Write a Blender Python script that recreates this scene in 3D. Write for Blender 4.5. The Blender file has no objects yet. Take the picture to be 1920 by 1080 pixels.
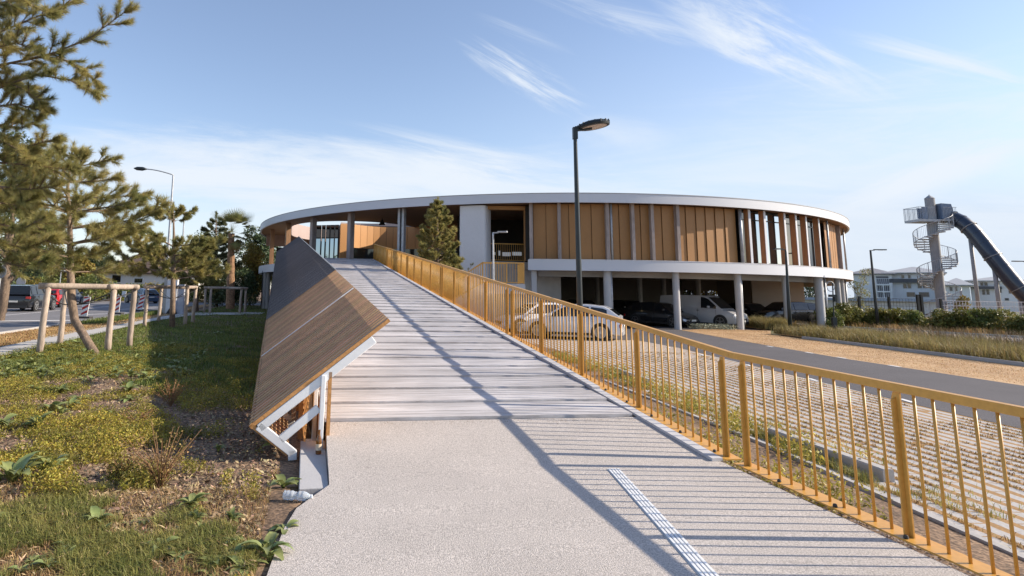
import bpy, math, random
import numpy as np
from mathutils import Vector, Matrix, Euler
random.seed(7)
R = math.radians
C = bpy.context.scene.collection
SC = bpy.context.scene

# ------------------------------------------------------------------ camera
F, CX, CY, TP, ROLL, CAM = 1200., 785., 350., .163, .016, 1.65
PITCH = math.atan(TP)
cp, sp, cr, sr = math.cos(PITCH), math.sin(PITCH), math.cos(ROLL), math.sin(ROLL)
cd = bpy.data.cameras.new('camera'); cam = bpy.data.objects.new('camera', cd); C.objects.link(cam)
cd.sensor_width = 36; cd.lens = F/1920*36
cd.shift_x = (960-CX)/1920; cd.shift_y = (CY-540)/1920
cd.clip_start = .05; cd.clip_end = 3000
cam.matrix_world = Matrix.Translation((0, 0, CAM)) @ Matrix.Rotation(math.pi/2+PITCH, 4, 'X') @ Matrix.Rotation(ROLL, 4, 'Z')
SC.camera = cam

# ------------------------------------------------------------------ maths helpers: turn a measured sight line into a world point
def ray(x, y):
    a = (x-CX)/F; b = (CY-y)/F
    a, b = a*cr-b*sr, a*sr+b*cr
    Y = cp-sp*b; return a/Y, (sp+cp*b)/Y
def at(x, y, Y):
    a, b = ray(x, y); return Vector((a*Y, Y, CAM+b*Y))
def gz(x, y, z):
    a, b = ray(x, y); Y = (z-CAM)/b; return Vector((a*Y, Y, z))
# ------------------------------------------------------------------ light
SUN_EL, SUN_AZ = R(28), R(1)          # azimuth from +X towards +Y
sd = bpy.data.lights.new('sun', 'SUN'); so = bpy.data.objects.new('sun', sd); C.objects.link(so)
sd.energy = 4.2; sd.angle = R(.55); sd.color = (1, .87, .70)
sv_ = Vector((math.cos(SUN_EL)*math.cos(SUN_AZ), math.cos(SUN_EL)*math.sin(SUN_AZ), math.sin(SUN_EL)))
so.rotation_euler = sv_.to_track_quat('Z', 'Y').to_euler(); so.location = sv_*60+Vector((0, 0, 20))
SC.view_settings.view_transform = 'Standard'; SC.view_settings.look = 'None'
SC.view_settings.exposure = .86; SC.view_settings.gamma = 1

w = bpy.data.worlds.new("World"); SC.world = w; w.use_nodes = True
nt = w.node_tree; nt.nodes.clear()
def N(t, **k):
    n = nt.nodes.new(t)
    for a, b in k.items(): setattr(n, a, b)
    return n
def lk(a, b): nt.links.new(a, b)
out = N('ShaderNodeOutputWorld'); bg = N('ShaderNodeBackground'); lk(bg.outputs[0], out.inputs[0])
sky = N('ShaderNodeTexSky', sky_type='NISHITA', sun_disc=False)
sky.sun_elevation = SUN_EL; sky.sun_rotation = R(90)-SUN_AZ
sky.air_density = 1.0; sky.dust_density = .45; sky.ozone_density = 1.3; sky.altitude = 0
tc = N('ShaderNodeTexCoord'); sx = N('ShaderNodeSeparateXYZ'); lk(tc.outputs['Generated'], sx.inputs[0])
def M_(op, a, b=None, clamp=False):
    m = N('ShaderNodeMath', operation=op, use_clamp=clamp)
    for i, v in enumerate((a, b)):
        if v is None: continue
        if isinstance(v, (int, float)): m.inputs[i].default_value = v
        else: lk(v, m.inputs[i])
    return m.outputs[0]
def ramp_(v, a, b, lo=0, hi=1, smooth=True):
    m = N('ShaderNodeMapRange', interpolation_type='SMOOTHSTEP' if smooth else 'LINEAR'); lk(v, m.inputs[0])
    for i, x in zip((1, 2, 3, 4), (a, b, lo, hi)): m.inputs[i].default_value = x
    return m.outputs[0]
azx = M_('DIVIDE', sx.outputs[0], M_('MAXIMUM', sx.outputs[1], .05))     # tangent plane along +Y
elt = M_('DIVIDE', sx.outputs[2], M_('MAXIMUM', sx.outputs[1], .05))
cb = N('ShaderNodeCombineXYZ'); lk(azx, cb.inputs[0]); lk(elt, cb.inputs[1])
def wisp(x, y, deg, a, b, amp, nscale=7., stretch=4., lo=.38, hi=.68, soft=1.0, rough=.62, dist=.6):
    """one cirrus cloud: an oval patch of fibrous noise, lying along its own direction"""
    c = ray(x, y); mp = N('ShaderNodeMapping', vector_type='TEXTURE'); lk(cb.outputs[0], mp.inputs[0])
    mp.inputs['Location'].default_value = (c[0], c[1], 0); mp.inputs['Rotation'].default_value = (0, 0, -R(deg)); mp.inputs['Scale'].default_value = (a/1216, b/1216, 1)
    ln = N('ShaderNodeVectorMath', operation='LENGTH'); lk(mp.outputs[0], ln.inputs[0])
    m2 = N('ShaderNodeMapping', vector_type='TEXTURE'); lk(cb.outputs[0], m2.inputs[0]); m2.inputs['Rotation'].default_value = (0, 0, -R(deg)); m2.inputs['Scale'].default_value = (stretch, 1, 1); m2.inputs['Location'].default_value = (x*.37, y*.11, 0)
    n = N('ShaderNodeTexNoise'); lk(m2.outputs[0], n.inputs['Vector']); n.inputs['Scale'].default_value = nscale; n.inputs['Detail'].default_value = 9; n.inputs['Roughness'].default_value = rough; n.inputs['Distortion'].default_value = dist
    # the noise also frays the outline
    d = M_('ADD', ln.outputs['Value'], M_('MULTIPLY', M_('SUBTRACT', n.outputs[0], .5), -1.6))
    return M_('MULTIPLY', M_('MULTIPLY', ramp_(d, 1.0*soft, .05), ramp_(n.outputs[0], lo, hi)), amp)
ws_ = [wisp(985, 138, 30, 170, 44, .95, 24, 9, .38, .66, rough=.7), wisp(975, 62, 20, 120, 22, .5, 16, 7), wisp(1455, 85, 24, 250, 95, 1.0, 18, 6, .32, .62, rough=.7), wisp(1770, 125, 14, 220, 50, .8, 20, 8, .34, .62, rough=.7), wisp(1150, 25, 18, 300, 40, .5, 20, 8, .36, .64, rough=.7),
       wisp(1745, 325, -21, 380, 42, 1.0, 16, 8, .22, .50, rough=.7), wisp(1180, 250, 8, 130, 45, .45, 12, 5), wisp(560, 345, 3, 800, 125, 1.0, 15, 7, .18, .50, rough=.7), wisp(420, 320, 2, 360, 60, .8, 18, 8, .34, .58, rough=.7), wisp(880, 318, 9, 420, 66, .95, 14, 8, .32, .58, rough=.7), wisp(1560, 410, 0, 900, 190, .6, 12, 6, .32, .62, rough=.7),
       wisp(1700, 230, -8, 600, 150, .45, 14, 7, .36, .66, rough=.7), wisp(300, 430, 0, 500, 60, .6, 6, 5)]
cl = ws_[0]
for w_ in ws_[1:]: cl = M_('ADD', cl, M_('MULTIPLY', w_, M_('SUBTRACT', 1, cl, True)))
hz = M_('ADD', M_('MULTIPLY', ramp_(elt, .24, .0), .34), .07)
hz2 = M_('MULTIPLY', M_('MULTIPLY', ramp_(elt, .50, .05), ramp_(azx, -.1, .8)), .80)
bk = ramp_(sx.outputs[1], .05, .3)
cl = M_('MULTIPLY', cl, bk)
hz = M_('MINIMUM', M_('ADD', hz, hz2), .93); tot = M_('MINIMUM', cl, .95)
mx = N('ShaderNodeMix', data_type='RGBA'); lk(tot, mx.inputs[0])
tint = N('ShaderNodeMix', data_type='RGBA', blend_type='MULTIPLY'); tint.inputs[0].default_value = 1
lk(sky.outputs[0], tint.inputs[6]); tint.inputs[7].default_value = (1.07, 1.02, 1.06, 1)
mh = N('ShaderNodeMix', data_type='RGBA'); lk(hz, mh.inputs[0]); lk(tint.outputs[2], mh.inputs[6]); mh.inputs[7].default_value = (3.45, 4.0, 4.8, 1)
lk(mh.outputs[2], mx.inputs[6]); mx.inputs[7].default_value = (4.45, 4.8, 5.25, 1)
lk(mx.outputs[2], bg.inputs[0]); bg.inputs[1].default_value = .105

TH = R(9.4)
D = Vector((-math.sin(TH), math.cos(TH), 0)); NV = Vector((math.cos(TH), math.sin(TH), 0))
def zr(s):
    if s < 6.2: return .02+.025*(s-6.2)
    return .02+.0988*(min(s, 44)-6.2)
def PF(s, v, z=0): return D*s+NV*v+Vector((0, 0, z))
LOT = -.25

# ------------------------------------------------------------------ mesh builder
def worldloc(o):
    v = Vector((0, 0, 0))
    while o is not None: v += o.location; o = o.parent
    return v
class MB:
    def __init__(s): s.v = []; s.f = []
    def add(s, vs, fs):
        n = len(s.v); s.v += [tuple(v) for v in vs]; s.f += [tuple(i+n for i in f) for f in fs]
    def box(s, c, size, rz=0, M=None):
        x, y, z = [k/2 for k in size]; c = Vector(c)
        vs = [Vector((a*x, b*y, e*z)) for e in (-1, 1) for a, b in ((-1, -1), (1, -1), (1, 1), (-1, 1))]
        m = M if M is not None else Matrix.Rotation(rz, 3, 'Z')
        s.add([m @ v+c for v in vs], [(3, 2, 1, 0), (4, 5, 6, 7), (0, 1, 5, 4), (1, 2, 6, 5), (2, 3, 7, 6), (3, 0, 4, 7)])
    def bar(s, p, q, wd, h, up=(0, 0, 1)):
        p = Vector(p); q = Vector(q); d = (q-p).normalized(); u = Vector(up)
        r = d.cross(u)
        if r.length < 1e-4: r = Vector((1, 0, 0))
        r.normalize(); u = r.cross(d)
        vs = [o+r*a*wd/2+u*b*h/2 for o in (p, q) for a, b in ((-1, -1), (1, -1), (1, 1), (-1, 1))]
        s.add(vs, [(3, 2, 1, 0), (4, 5, 6, 7), (0, 1, 5, 4), (1, 2, 6, 5), (2, 3, 7, 6), (3, 0, 4, 7)])
    def tube(s, pts, rad, n=8, cap=True):
        pts = [Vector(p) for p in pts]; k = len(pts)
        if isinstance(rad, (int, float)): rad = [rad]*k
        vs = []; fs = []; pr = None
        for i, p in enumerate(pts):
            t = (pts[min(i+1, k-1)]-pts[max(i-1, 0)]).normalized()
            if pr is None:
                a = Vector((1, 0, 0)) if abs(t.x) < .9 else Vector((0, 1, 0))
                r = t.cross(a).normalized()
            else:
                r = pr-t*pr.dot(t); r.normalize()
            pr = r; u = t.cross(r)
            for j in range(n):
                a = 2*math.pi*j/n; vs.append(p+(r*math.cos(a)+u*math.sin(a))*rad[i])
        for i in range(k-1):
            for j in range(n):
                a = i*n+j; b = i*n+(j+1) % n; fs.append((a, b, b+n, a+n))
        if cap: fs.append(tuple(range(n))[::-1]); fs.append(tuple((k-1)*n+j for j in range(n)))
        s.add(vs, fs)
    def lathe(s, prof, c=(0, 0, 0), n=24, M=None):
        c = Vector(c); m = M if M is not None else Matrix.Identity(3); vs = []; fs = []
        for r, z in prof:
            for j in range(n):
                a = 2*math.pi*j/n; vs.append(c+m @ Vector((r*math.cos(a), r*math.sin(a), z)))
        for i in range(len(prof)-1):
            for j in range(n):
                a = i*n+j; b = i*n+(j+1) % n; fs.append((a, b, b+n, a+n))
        fs.append(tuple(range(n))[::-1]); fs.append(tuple((len(prof)-1)*n+j for j in range(n)))
        s.add(vs, fs)
    def prism(s, poly, off):     # poly: 3D points, off: extrusion vector
        n = len(poly); off = Vector(off); vs = [Vector(p) for p in poly]; vs += [p+off for p in vs]
        s.add(vs, [tuple(range(n))[::-1], tuple(range(n, 2*n))]+[(i, (i+1) % n, n+(i+1) % n, n+i) for i in range(n)])
    def quad(s, *p): s.add(p, [tuple(range(len(p)))])
    def build(s, name, mat, parent=None, world=True, smooth=False, auto=None):
        me = bpy.data.meshes.new(name)
        o_ = worldloc(parent) if (world and parent is not None) else Vector((0, 0, 0))
        me.from_pydata([(a-o_.x, b-o_.y, c-o_.z) for a, b, c in s.v], [], s.f); me.update()
        o = bpy.data.objects.new(name, me); C.objects.link(o)
        if mat is not None: me.materials.append(mat)
        if parent is not None: o.parent = parent
        if smooth or auto:
            me.polygons.foreach_set('use_smooth', [True]*len(me.polygons))
            if auto: me.set_sharp_from_angle(angle=R(auto))
        return o
def npmesh(name, V, Fc, mat, parent=None, loc=None, world=True):
    """V (n,3) float, Fc (m,k) int: fast mesh"""
    me = bpy.data.meshes.new(name); V = np.asarray(V, dtype=np.float32).copy()
    if world and parent is not None:
        wl = worldloc(parent); V -= np.array([wl.x, wl.y, wl.z], dtype=np.float32)
    k = Fc.shape[1]; m = Fc.shape[0]
    me.vertices.add(len(V)); me.vertices.foreach_set('co', V.ravel())
    me.loops.add(m*k); me.loops.foreach_set('vertex_index', Fc.astype(np.int32).ravel())
    me.polygons.add(m); me.polygons.foreach_set('loop_start', np.arange(0, m*k, k, dtype=np.int32))
    try: me.polygons.foreach_set('loop_total', np.full(m, k, dtype=np.int32))
    except Exception: pass
    me.update(calc_edges=True); me.validate()
    o = bpy.data.objects.new(name, me); C.objects.link(o); me.materials.append(mat)
    if parent is not None: o.parent = parent
    return o
def tag(o, label=None, cat=None, group=None, kind=None):
    if label: o['label'] = label
    if cat: o['category'] = cat
    if group: o['group'] = group
    if kind: o['kind'] = kind
    return o
def thing(name, label, cat, loc=(0, 0, 0), group=None, rz=0):
    o = bpy.data.objects.new(name, None); C.objects.link(o); o.location = loc; o.rotation_euler = (0, 0, rz); o.empty_display_size = .2
    return tag(o, label, cat, group)
def copy_tree(o, parent=None):
    c = o.copy(); C.objects.link(c); c.parent = parent
    for ch in list(o.children): copy_tree(ch, c)
    return c

# ------------------------------------------------------------------ materials
def mat(name, col, rough=.7, var=.15, scale=3., bump=0., bscale=60., metal=0., coord='Object', col2=None, stretch=(1, 1, 1), spec=.5,
        island=0., detail=5, trans=0., fine=0., fscale=200.):
    m = bpy.data.materials.new(name); m.use_nodes = True; t = m.node_tree; b = t.nodes['Principled BSDF']
    b.inputs['Roughness'].default_value = rough; b.inputs['Metallic'].default_value = metal
    b.inputs['Specular IOR Level'].default_value = spec
    c1 = tuple(max(0, k*(1-var)) for k in col); c2 = tuple(k*(1+var) for k in col) if col2 is None else col2
    tc = t.nodes.new('ShaderNodeTexCoord'); mp = t.nodes.new('ShaderNodeMapping'); mp.inputs['Scale'].default_value = stretch
    t.links.new(tc.outputs[coord], mp.inputs[0])
    n = t.nodes.new('ShaderNodeTexNoise'); n.inputs['Scale'].default_value = scale; n.inputs['Detail'].default_value = detail; n.inputs['Roughness'].default_value = .6
    t.links.new(mp.outputs[0], n.inputs['Vector'])
    mr = t.nodes.new('ShaderNodeMapRange'); mr.inputs[1].default_value = .3; mr.inputs[2].default_value = .7; t.links.new(n.outputs[0], mr.inputs[0])
    mx = t.nodes.new('ShaderNodeMix'); mx.data_type = 'RGBA'; mx.inputs[6].default_value = (*c1, 1); mx.inputs[7].default_value = (*c2, 1)
    t.links.new(mr.outputs[0], mx.inputs[0]); last = mx.outputs[2]
    if island:
        g = t.nodes.new('ShaderNodeNewGeometry'); hs = t.nodes.new('ShaderNodeHueSaturation')
        m1 = t.nodes.new('ShaderNodeMapRange'); m1.inputs[3].default_value = 1-island; m1.inputs[4].default_value = 1+island
        t.links.new(g.outputs['Random Per Island'], m1.inputs[0]); t.links.new(m1.outputs[0], hs.inputs['Value'])
        m2 = t.nodes.new('ShaderNodeMapRange'); m2.inputs[3].default_value = .5-.03*island/.3; m2.inputs[4].default_value = .5+.02*island/.3
        w_ = t.nodes.new('ShaderNodeMath'); w_.operation = 'FRACT'; w2 = t.nodes.new('ShaderNodeMath'); w2.operation = 'MULTIPLY'; w2.inputs[1].default_value = 7.31
        t.links.new(g.outputs['Random Per Island'], w2.inputs[0]); t.links.new(w2.outputs[0], w_.inputs[0]); t.links.new(w_.outputs[0], m2.inputs[0]); t.links.new(m2.outputs[0], hs.inputs['Hue'])
        t.links.new(last, hs.inputs['Color']); last = hs.outputs[0]
    if fine:
        n3 = t.nodes.new('ShaderNodeTexNoise'); n3.inputs['Scale'].default_value = fscale; n3.inputs['Detail'].default_value = 3; t.links.new(mp.outputs[0], n3.inputs['Vector'])
        m3 = t.nodes.new('ShaderNodeMapRange'); m3.inputs[1].default_value = .35; m3.inputs[2].default_value = .65; m3.inputs[3].default_value = 1-fine; m3.inputs[4].default_value = 1+fine
        t.links.new(n3.outputs[0], m3.inputs[0]); vm = t.nodes.new('ShaderNodeVectorMath'); vm.operation = 'SCALE'
        t.links.new(last, vm.inputs[0]); t.links.new(m3.outputs[0], vm.inputs['Scale']); last = vm.outputs[0]
    t.links.new(last, b.inputs['Base Color'])
    if bump:
        n2 = t.nodes.new('ShaderNodeTexNoise'); n2.inputs['Scale'].default_value = bscale; n2.inputs['Detail'].default_value = 4
        t.links.new(mp.outputs[0], n2.inputs['Vector']); bp = t.nodes.new('ShaderNodeBump'); bp.inputs['Strength'].default_value = bump; bp.inputs['Distance'].default_value = .02
        t.links.new(n2.outputs[0], bp.inputs['Height']); t.links.new(bp.outputs[0], b.inputs['Normal'])
    if trans:
        tl = t.nodes.new('ShaderNodeBsdfTranslucent'); ms = t.nodes.new('ShaderNodeMixShader'); ms.inputs[0].default_value = trans
        t.links.new(last, tl.inputs[0]); t.links.new(b.outputs[0], ms.inputs[1]); t.links.new(tl.outputs[0], ms.inputs[2])
        t.links.new(ms.outputs[0], t.nodes['Material Output'].inputs[0])
    return m
def glassy(name, col, rough=.04, metal=0., spec=.8):
    m = bpy.data.materials.new(name); m.use_nodes = True; b = m.node_tree.nodes['Principled BSDF']
    b.inputs['Base Color'].default_value = (*col, 1); b.inputs['Roughness'].default_value = rough; b.inputs['Metallic'].default_value = metal; b.inputs['Specular IOR Level'].default_value = spec
    return m
def paint(name, col, rough=.25, coat=.8):
    m = mat(name, col, rough, .04, 2.); b = m.node_tree.nodes['Principled BSDF']; b.inputs['Coat Weight'].default_value = coat; b.inputs['Coat Roughness'].default_value = .05
    return m
GOLD = mat('gold_paint', (.57, .305, .068), .40, .07, 3., fine=.06, fscale=25, spec=.4)
WHITE_STEEL = mat('white_steel', (.74, .76, .78), .45, .05, 5., fine=.03)
DARK_STEEL = mat('dark_steel', (.02, .027, .031), .38, .1, 6., metal=.2)
GALV = mat('galvanised', (.36, .38, .41), .5, .18, 5., metal=.35, fine=.08, fscale=60)
CONC = mat('concrete', (.40, .39, .38), .85, .10, 1.6, .15, 40., fine=.06, fscale=90)
CONC_L = mat('concrete_light', (.43, .43, .44), .85, .07, 1.2, .12, 40., fine=.05, fscale=80)
FASCIA = mat('white_fascia', (.55, .57, .62), .5, .03, .3)
TIMBER = mat('timber_brown', (.30, .165, .085), .7, .25, 2.5, .15, 30., stretch=(1, 1, .12), fine=.12, fscale=25)
TIMBER_G = mat('timber_grey', (.30, .25, .23), .75, .28, 2.5, .15, 30., stretch=(1, 1, .12), fine=.15, fscale=25)
FIN = mat('fin_timber', (.40, .19, .085), .65, .18, 2.5, .1, 30., stretch=(1, 1, .12), fine=.12, fscale=25)
BRONZE = mat('bronze_panel', (.31, .155, .053), .5, .10, .5, fine=.12, fscale=70, spec=.4)
BLACKP = mat('black_plastic', (.02, .02, .022), .5, .1, 5.)
TYRE = mat('tyre_rubber', (.02, .02, .021), .8, .15, 8.)
RIM = mat('alloy', (.52, .53, .55), .3, .1, 5., metal=.7)
RIM_D = mat('alloy_dark', (.16, .16, .17), .35, .1, 5., metal=.7)
GLASS_D = glassy('dark_glass', (.012, .015, .018), .03)
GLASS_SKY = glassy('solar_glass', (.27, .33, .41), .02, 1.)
BARK = mat('bark', (.20, .145, .105), .9, .35, 6., .6, 22., stretch=(1, 1, .4), fine=.25, fscale=30)
STAKE = mat('stake_wood', (.37, .30, .245), .85, .25, 3., .25, 30., stretch=(1, 1, .2), fine=.18, fscale=30)
# ------------------------------------------------------------------ ground, roads, paths
def sheet(name, pts, z, m, kind='structure'):
    mb = MB(); mb.quad(*[(p[0], p[1], z) for p in pts]); o = mb.build(name, m); o['kind'] = kind; return o
def mulch_mat():
    m = mat('mulch_soil', (.15, .095, .058), .95, .35, 1.3, .9, 22., col2=(.27, .18, .115), fine=.55, fscale=30, detail=8)
    return m
SOIL = mulch_mat()
FARG = mat('far_ground', (.10, .11, .05), .95, .3, .15, fine=.2, fscale=3)
# lawn side ground sheet with gentle unevenness; reaches the horizon
def ground_h(x, y):
    return .035*math.sin(x*.9+.5)*math.sin(y*.7)+.02*math.sin(x*2.3+y*1.7)
mb = MB()
vs_ = [-1500, -300, -80, -40, -20, -12, -9]+list(np.arange(-8, -3, .5))+list(np.arange(-3, .3, .1))+[.3, 2.0]
ss_ = [-300, -60, -10]+list(np.arange(-2, 20, .4))+list(np.arange(20, 62, 1.5))+[80, 200, 600, 2600]
vv = []; ff = []
def gfun(X, Y):
    X = np.asarray(X, float); Y = np.asarray(Y, float); s = X*D.x+Y*D.y; v = X*NV.x+Y*NV.y
    sm = lambda a, b, t: (lambda k: k*k*(3-2*k))(np.clip((t-a)/(b-a), 0, 1))
    z = np.minimum(-.03, .02+.025*(s-6.2)-.022)
    z = z-.10*sm(5.7, 6.5, s)*sm(-2.4, -.9, v)
    bump = (.03*np.sin(X*.9+.5)*np.sin(Y*.7)+.018*np.sin(X*2.3+Y*1.7))*sm(-6.4, -5.4, v)*(1-sm(-2.2, -1.2, v))*(Y < 45)
    return z+bump-.35*sm(.02, .12, v)
for s in ss_:
    for v in vs_: q = D*float(s)+NV*float(v); vv.append((q.x, q.y, max(float(gfun(q.x, q.y)), -.6)))
nx = len(vs_)
for j in range(len(ss_)-1):
    for i in range(nx-1): ff.append((j*nx+i, j*nx+i+1, (j+1)*nx+i+1, (j+1)*nx+i))
mb.add(vv, ff); g = mb.build('ground', SOIL, smooth=True); g['kind'] = 'structure'
sheet('field', [(0, -60), (2500, -60), (2500, 2500), (0, 2500)], LOT-.02, FARG)

ASPH = mat('asphalt', (.085, .08, .088), .9, .14, .5, .35, 120., fine=.30, fscale=90)
ASPH_L = mat('road_asphalt', (.17, .165, .175), .9, .12, .35, .2, 90., fine=.18, fscale=60)
PATHM = mat('pebble_concrete', (.475, .435, .405), .9, .085, .9, .5, 170., fine=.34, fscale=95)
WALKM = mat('pale_concrete', (.44, .425, .41), .9, .08, .7, fine=.1, fscale=60)
DRY = mat('dry_grass_ground', (.36, .20, .075), .95, .28, 2.2, .7, 30., fine=.45, fscale=35)
TURF = mat('turf_ground', (.05, .075, .02), .95, .3, 2.0, .7, 30., col2=(.10, .12, .035), fine=.45, fscale=30)
MARK = mat('road_paint', (.72, .72, .72), .7, .08, 4., fine=.1, fscale=40)

def slab(name, left, right, th, m, parent=None, kind=None):   # ribbon between two 3D polylines with thickness
    mb = MB(); n = len(left)
    vs = [Vector(p) for p in left]+[Vector(p) for p in right]
    vs += [p-Vector((0, 0, th)) for p in vs]
    fs = []
    for i in range(n-1):
        fs.append((i, n+i, n+i+1, i+1)); a = 2*n
        fs.append((a+i+1, a+n+i+1, a+n+i, a+i)); fs.append((i+1, a+i+1, a+i, i)); fs.append((n+i, a+n+i, a+n+i+1, n+i+1))
    fs.append((0, 2*n, 3*n, n)); fs.append((n-1, 2*n-1, 4*n-1, 3*n-1))
    mb.add(vs, fs); o = mb.build(name, m, parent)
    if kind: o['kind'] = kind
    return o
# foreground path of exposed aggregate concrete; ragged left edge like the photo's
ss = [-6, 0, 2.5, 3.6, 4.2, 4.9, 5.3, 5.83, 6.2, 7.0, 7.66]
lv = [-.9, -.55, -.35, -.25, -.18, -.11, -.03, .235, .24, .24, .25]
slab('path', [PF(s, v, zr(s)) for s, v in zip(ss, lv)], [PF(s, 4.12, zr(s)) for s in ss], .30, PATHM, kind='structure')
# ribbed tactile guiding strip set in the path
t = thing('guiding_strip', 'white ribbed tactile guiding strip laid on the concrete path beside the golden railing', 'tactile strip', PF(5, 2.7, zr(5)))
for k in range(4):
    a = .03*k
    mb = MB(); p = PF(6.0, 2.845+a+.012, zr(6.0)+.004); q = PF(3.4, 2.325+a+.012, zr(3.4)+.004)
    mb.bar(p, q, .017, .012); mb.build('rib', WHITE_STEEL, t)
mb = MB(); mb.bar(PF(6.0, 2.90, zr(6.0)-.0015), PF(3.4, 2.38, zr(3.4)-.0015), .125, .010); mb.build('backing', mat('strip_backing', (.5, .5, .5), .8), t)

# left road, verge, walkway
def vline(s0, v0, s1, v1, s): return v0+(v1-v0)*(s-s0)/(s1-s0)
S_ = [-10, 16, 25, 33, 50, 68]
sheet('road', [PF(-10, -10.2), PF(62, -10.2), PF(72, -2), PF(76, -2), PF(76, -60), PF(60, -60), PF(58, -20.6), PF(-10, -20.6)], .0, ASPH_L)
mb = MB()
for a, b in zip(S_[:-1], S_[1:]): mb.quad(*(p+Vector((0, 0, .012)) for p in (PF(a, -10.2), PF(a, -8.0-(.02*(a-16))), PF(b, -8.0-(.02*(b-16))), PF(b, -10.2))))
o = mb.build('verge', DRY); o['kind'] = 'structure'
walkpts = [PF(-10, -6.6), PF(16.6, -6.95), PF(25, -7.2), PF(33, -7.4), PF(40, -6.9), PF(43.0, -3.0)]
walkL = [PF(-10, -7.75), PF(18.6, -7.95), PF(25, -8.4), PF(33, -8.55), PF(44, -8.6), PF(46.5, -3.0)]
mb = MB()
for i in range(5): mb.quad(*(p+Vector((0, 0, .022)) for p in (walkL[i], walkpts[i], walkpts[i+1], walkL[i+1])))
o = mb.build('footpath', WALKM); o['kind'] = 'structure'
mb = MB(); mb.bar(PF(-10, -10.13, .03), PF(62, -10.13, .03), .14, .10); o = mb.build('kerb', CONC); o['kind'] = 'structure'
def mark(name, p, q, wd, z): 
    mb = MB(); d = (q-p).normalized(); r_ = Vector((d.y, -d.x, 0))*wd/2
    mb.quad(p-r_+Vector((0, 0, z)), p+r_+Vector((0, 0, z)), q+r_+Vector((0, 0, z)), q-r_+Vector((0, 0, z))); o = mb.build(name, MARK); o['kind'] = 'structure'; return o
mark('road_marking', PF(30.5, -18.6), PF(33.8, -10.6), .5, .005)
mark('road_marking', PF(30.0, -16.2), PF(60, -16.2), .14, .0052)
mark('road_marking', PF(39, -13.4), PF(44, -10.8), .3, .0054)
mark('road_marking', PF(50, -13.4), PF(58, -10.8), .3, .0056)

# right side: lot paving, lane, second lane
LZ = lambda p, dz=0: (p[0], p[1], LOT+dz)
def paver_mat():
    m = bpy.data.materials.new('grass_joint_paving'); m.use_nodes = True; t = m.node_tree; b = t.nodes['Principled BSDF']; b.inputs['Roughness'].default_value = .9
    L = t.links.new
    tc = t.nodes.new('ShaderNodeTexCoord'); sx = t.nodes.new('ShaderNodeSeparateXYZ'); L(tc.outputs['Object'], sx.inputs[0])
    nz = t.nodes.new('ShaderNodeTexNoise'); nz.inputs['Scale'].default_value = 4; nz.inputs['Detail'].default_value = 6; L(tc.outputs['Object'], nz.inputs['Vector'])
    def mth(op, a, b_=None):
        q = t.nodes.new('ShaderNodeMath'); q.operation = op
        for i, v in enumerate((a, b_)):
            if v is None: continue
            if isinstance(v, (int, float)): q.inputs[i].default_value = v
            else: L(v, q.inputs[i])
        return q.outputs[0]
    u = mth('ADD', sx.outputs[0], mth('MULTIPLY', mth('SUBTRACT', nz.outputs[0], .5), .035))
    fr = mth('FRACT', mth('DIVIDE', u, .205))
    j1 = mth('LESS_THAN', fr, .43)
    fl = mth('FLOOR', mth('DIVIDE', u, .205))
    w2 = mth('ADD', sx.outputs[1], mth('MULTIPLY', fl, .31)); fr2 = mth('FRACT', mth('DIVIDE', w2, .62)); j2 = mth('LESS_THAN', fr2, .03)
    # patches where grass overgrows the slabs
    n2 = t.nodes.new('ShaderNodeTexNoise'); n2.inputs['Scale'].default_value = 2.2; n2.inputs['Detail'].default_value = 7; L(tc.outputs['Object'], n2.inputs['Vector'])
    j = mth('MAXIMUM', mth('MAXIMUM', j1, j2), mth('GREATER_THAN', n2.outputs[0], .66))
    n3 = t.nodes.new('ShaderNodeTexNoise'); n3.inputs['Scale'].default_value = 35; n3.inputs['Detail'].default_value = 4; L(tc.outputs['Object'], n3.inputs['Vector'])
    ca = t.nodes.new('ShaderNodeMix'); ca.data_type = 'RGBA'; ca.inputs[6].default_value = (.35, .335, .325, 1); ca.inputs[7].default_value = (.50, .485, .47, 1); L(n3.outputs[0], ca.inputs[0])
    cb = t.nodes.new('ShaderNodeMix'); cb.data_type = 'RGBA'; cb.inputs[6].default_value = (.15, .085, .035, 1); cb.inputs[7].default_value = (.50, .29, .11, 1); L(n3.outputs[0], cb.inputs[0])
    cm = t.nodes.new('ShaderNodeMix'); cm.data_type = 'RGBA'; L(j, cm.inputs[0]); L(ca.outputs[2], cm.inputs[6]); L(cb.outputs[2], cm.inputs[7])
    L(cm.outputs[2], b.inputs['Base Color'])
    h = mth('ADD', mth('MULTIPLY', j, -.6), mth('MULTIPLY', n3.outputs[0], .5)); bp = t.nodes.new('ShaderNodeBump'); bp.inputs['Strength'].default_value = .5; bp.inputs['Distance'].default_value = .02
    L(h, bp.inputs['Height']); L(bp.outputs[0], b.inputs['Normal']); return m
PAVE = paver_mat()
sheet('paving', [(3.3, -5), (9.1, -5), (9.1, 12), (9.6, 24), (9.3, 27.6), (3, 27.6), (2.2, 14)], LOT, PAVE)
sheet('road', [(9.1, -5), (14.2, -5), (13.75, 15), (13.55, 21), (14.2, 31), (14.6, 36), (14, 43), (-6, 47), (-6, 31), (3.4, 28), (9.3, 27.7), (9.6, 24), (9.1, 12)], LOT+.004, ASPH)
sheet('road', [(-8, 36), (14, 36), (31, 41), (34, 62), (20, 75), (-12, 66)], LOT-.006, ASPH)   # floor of the car park under the building
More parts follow.
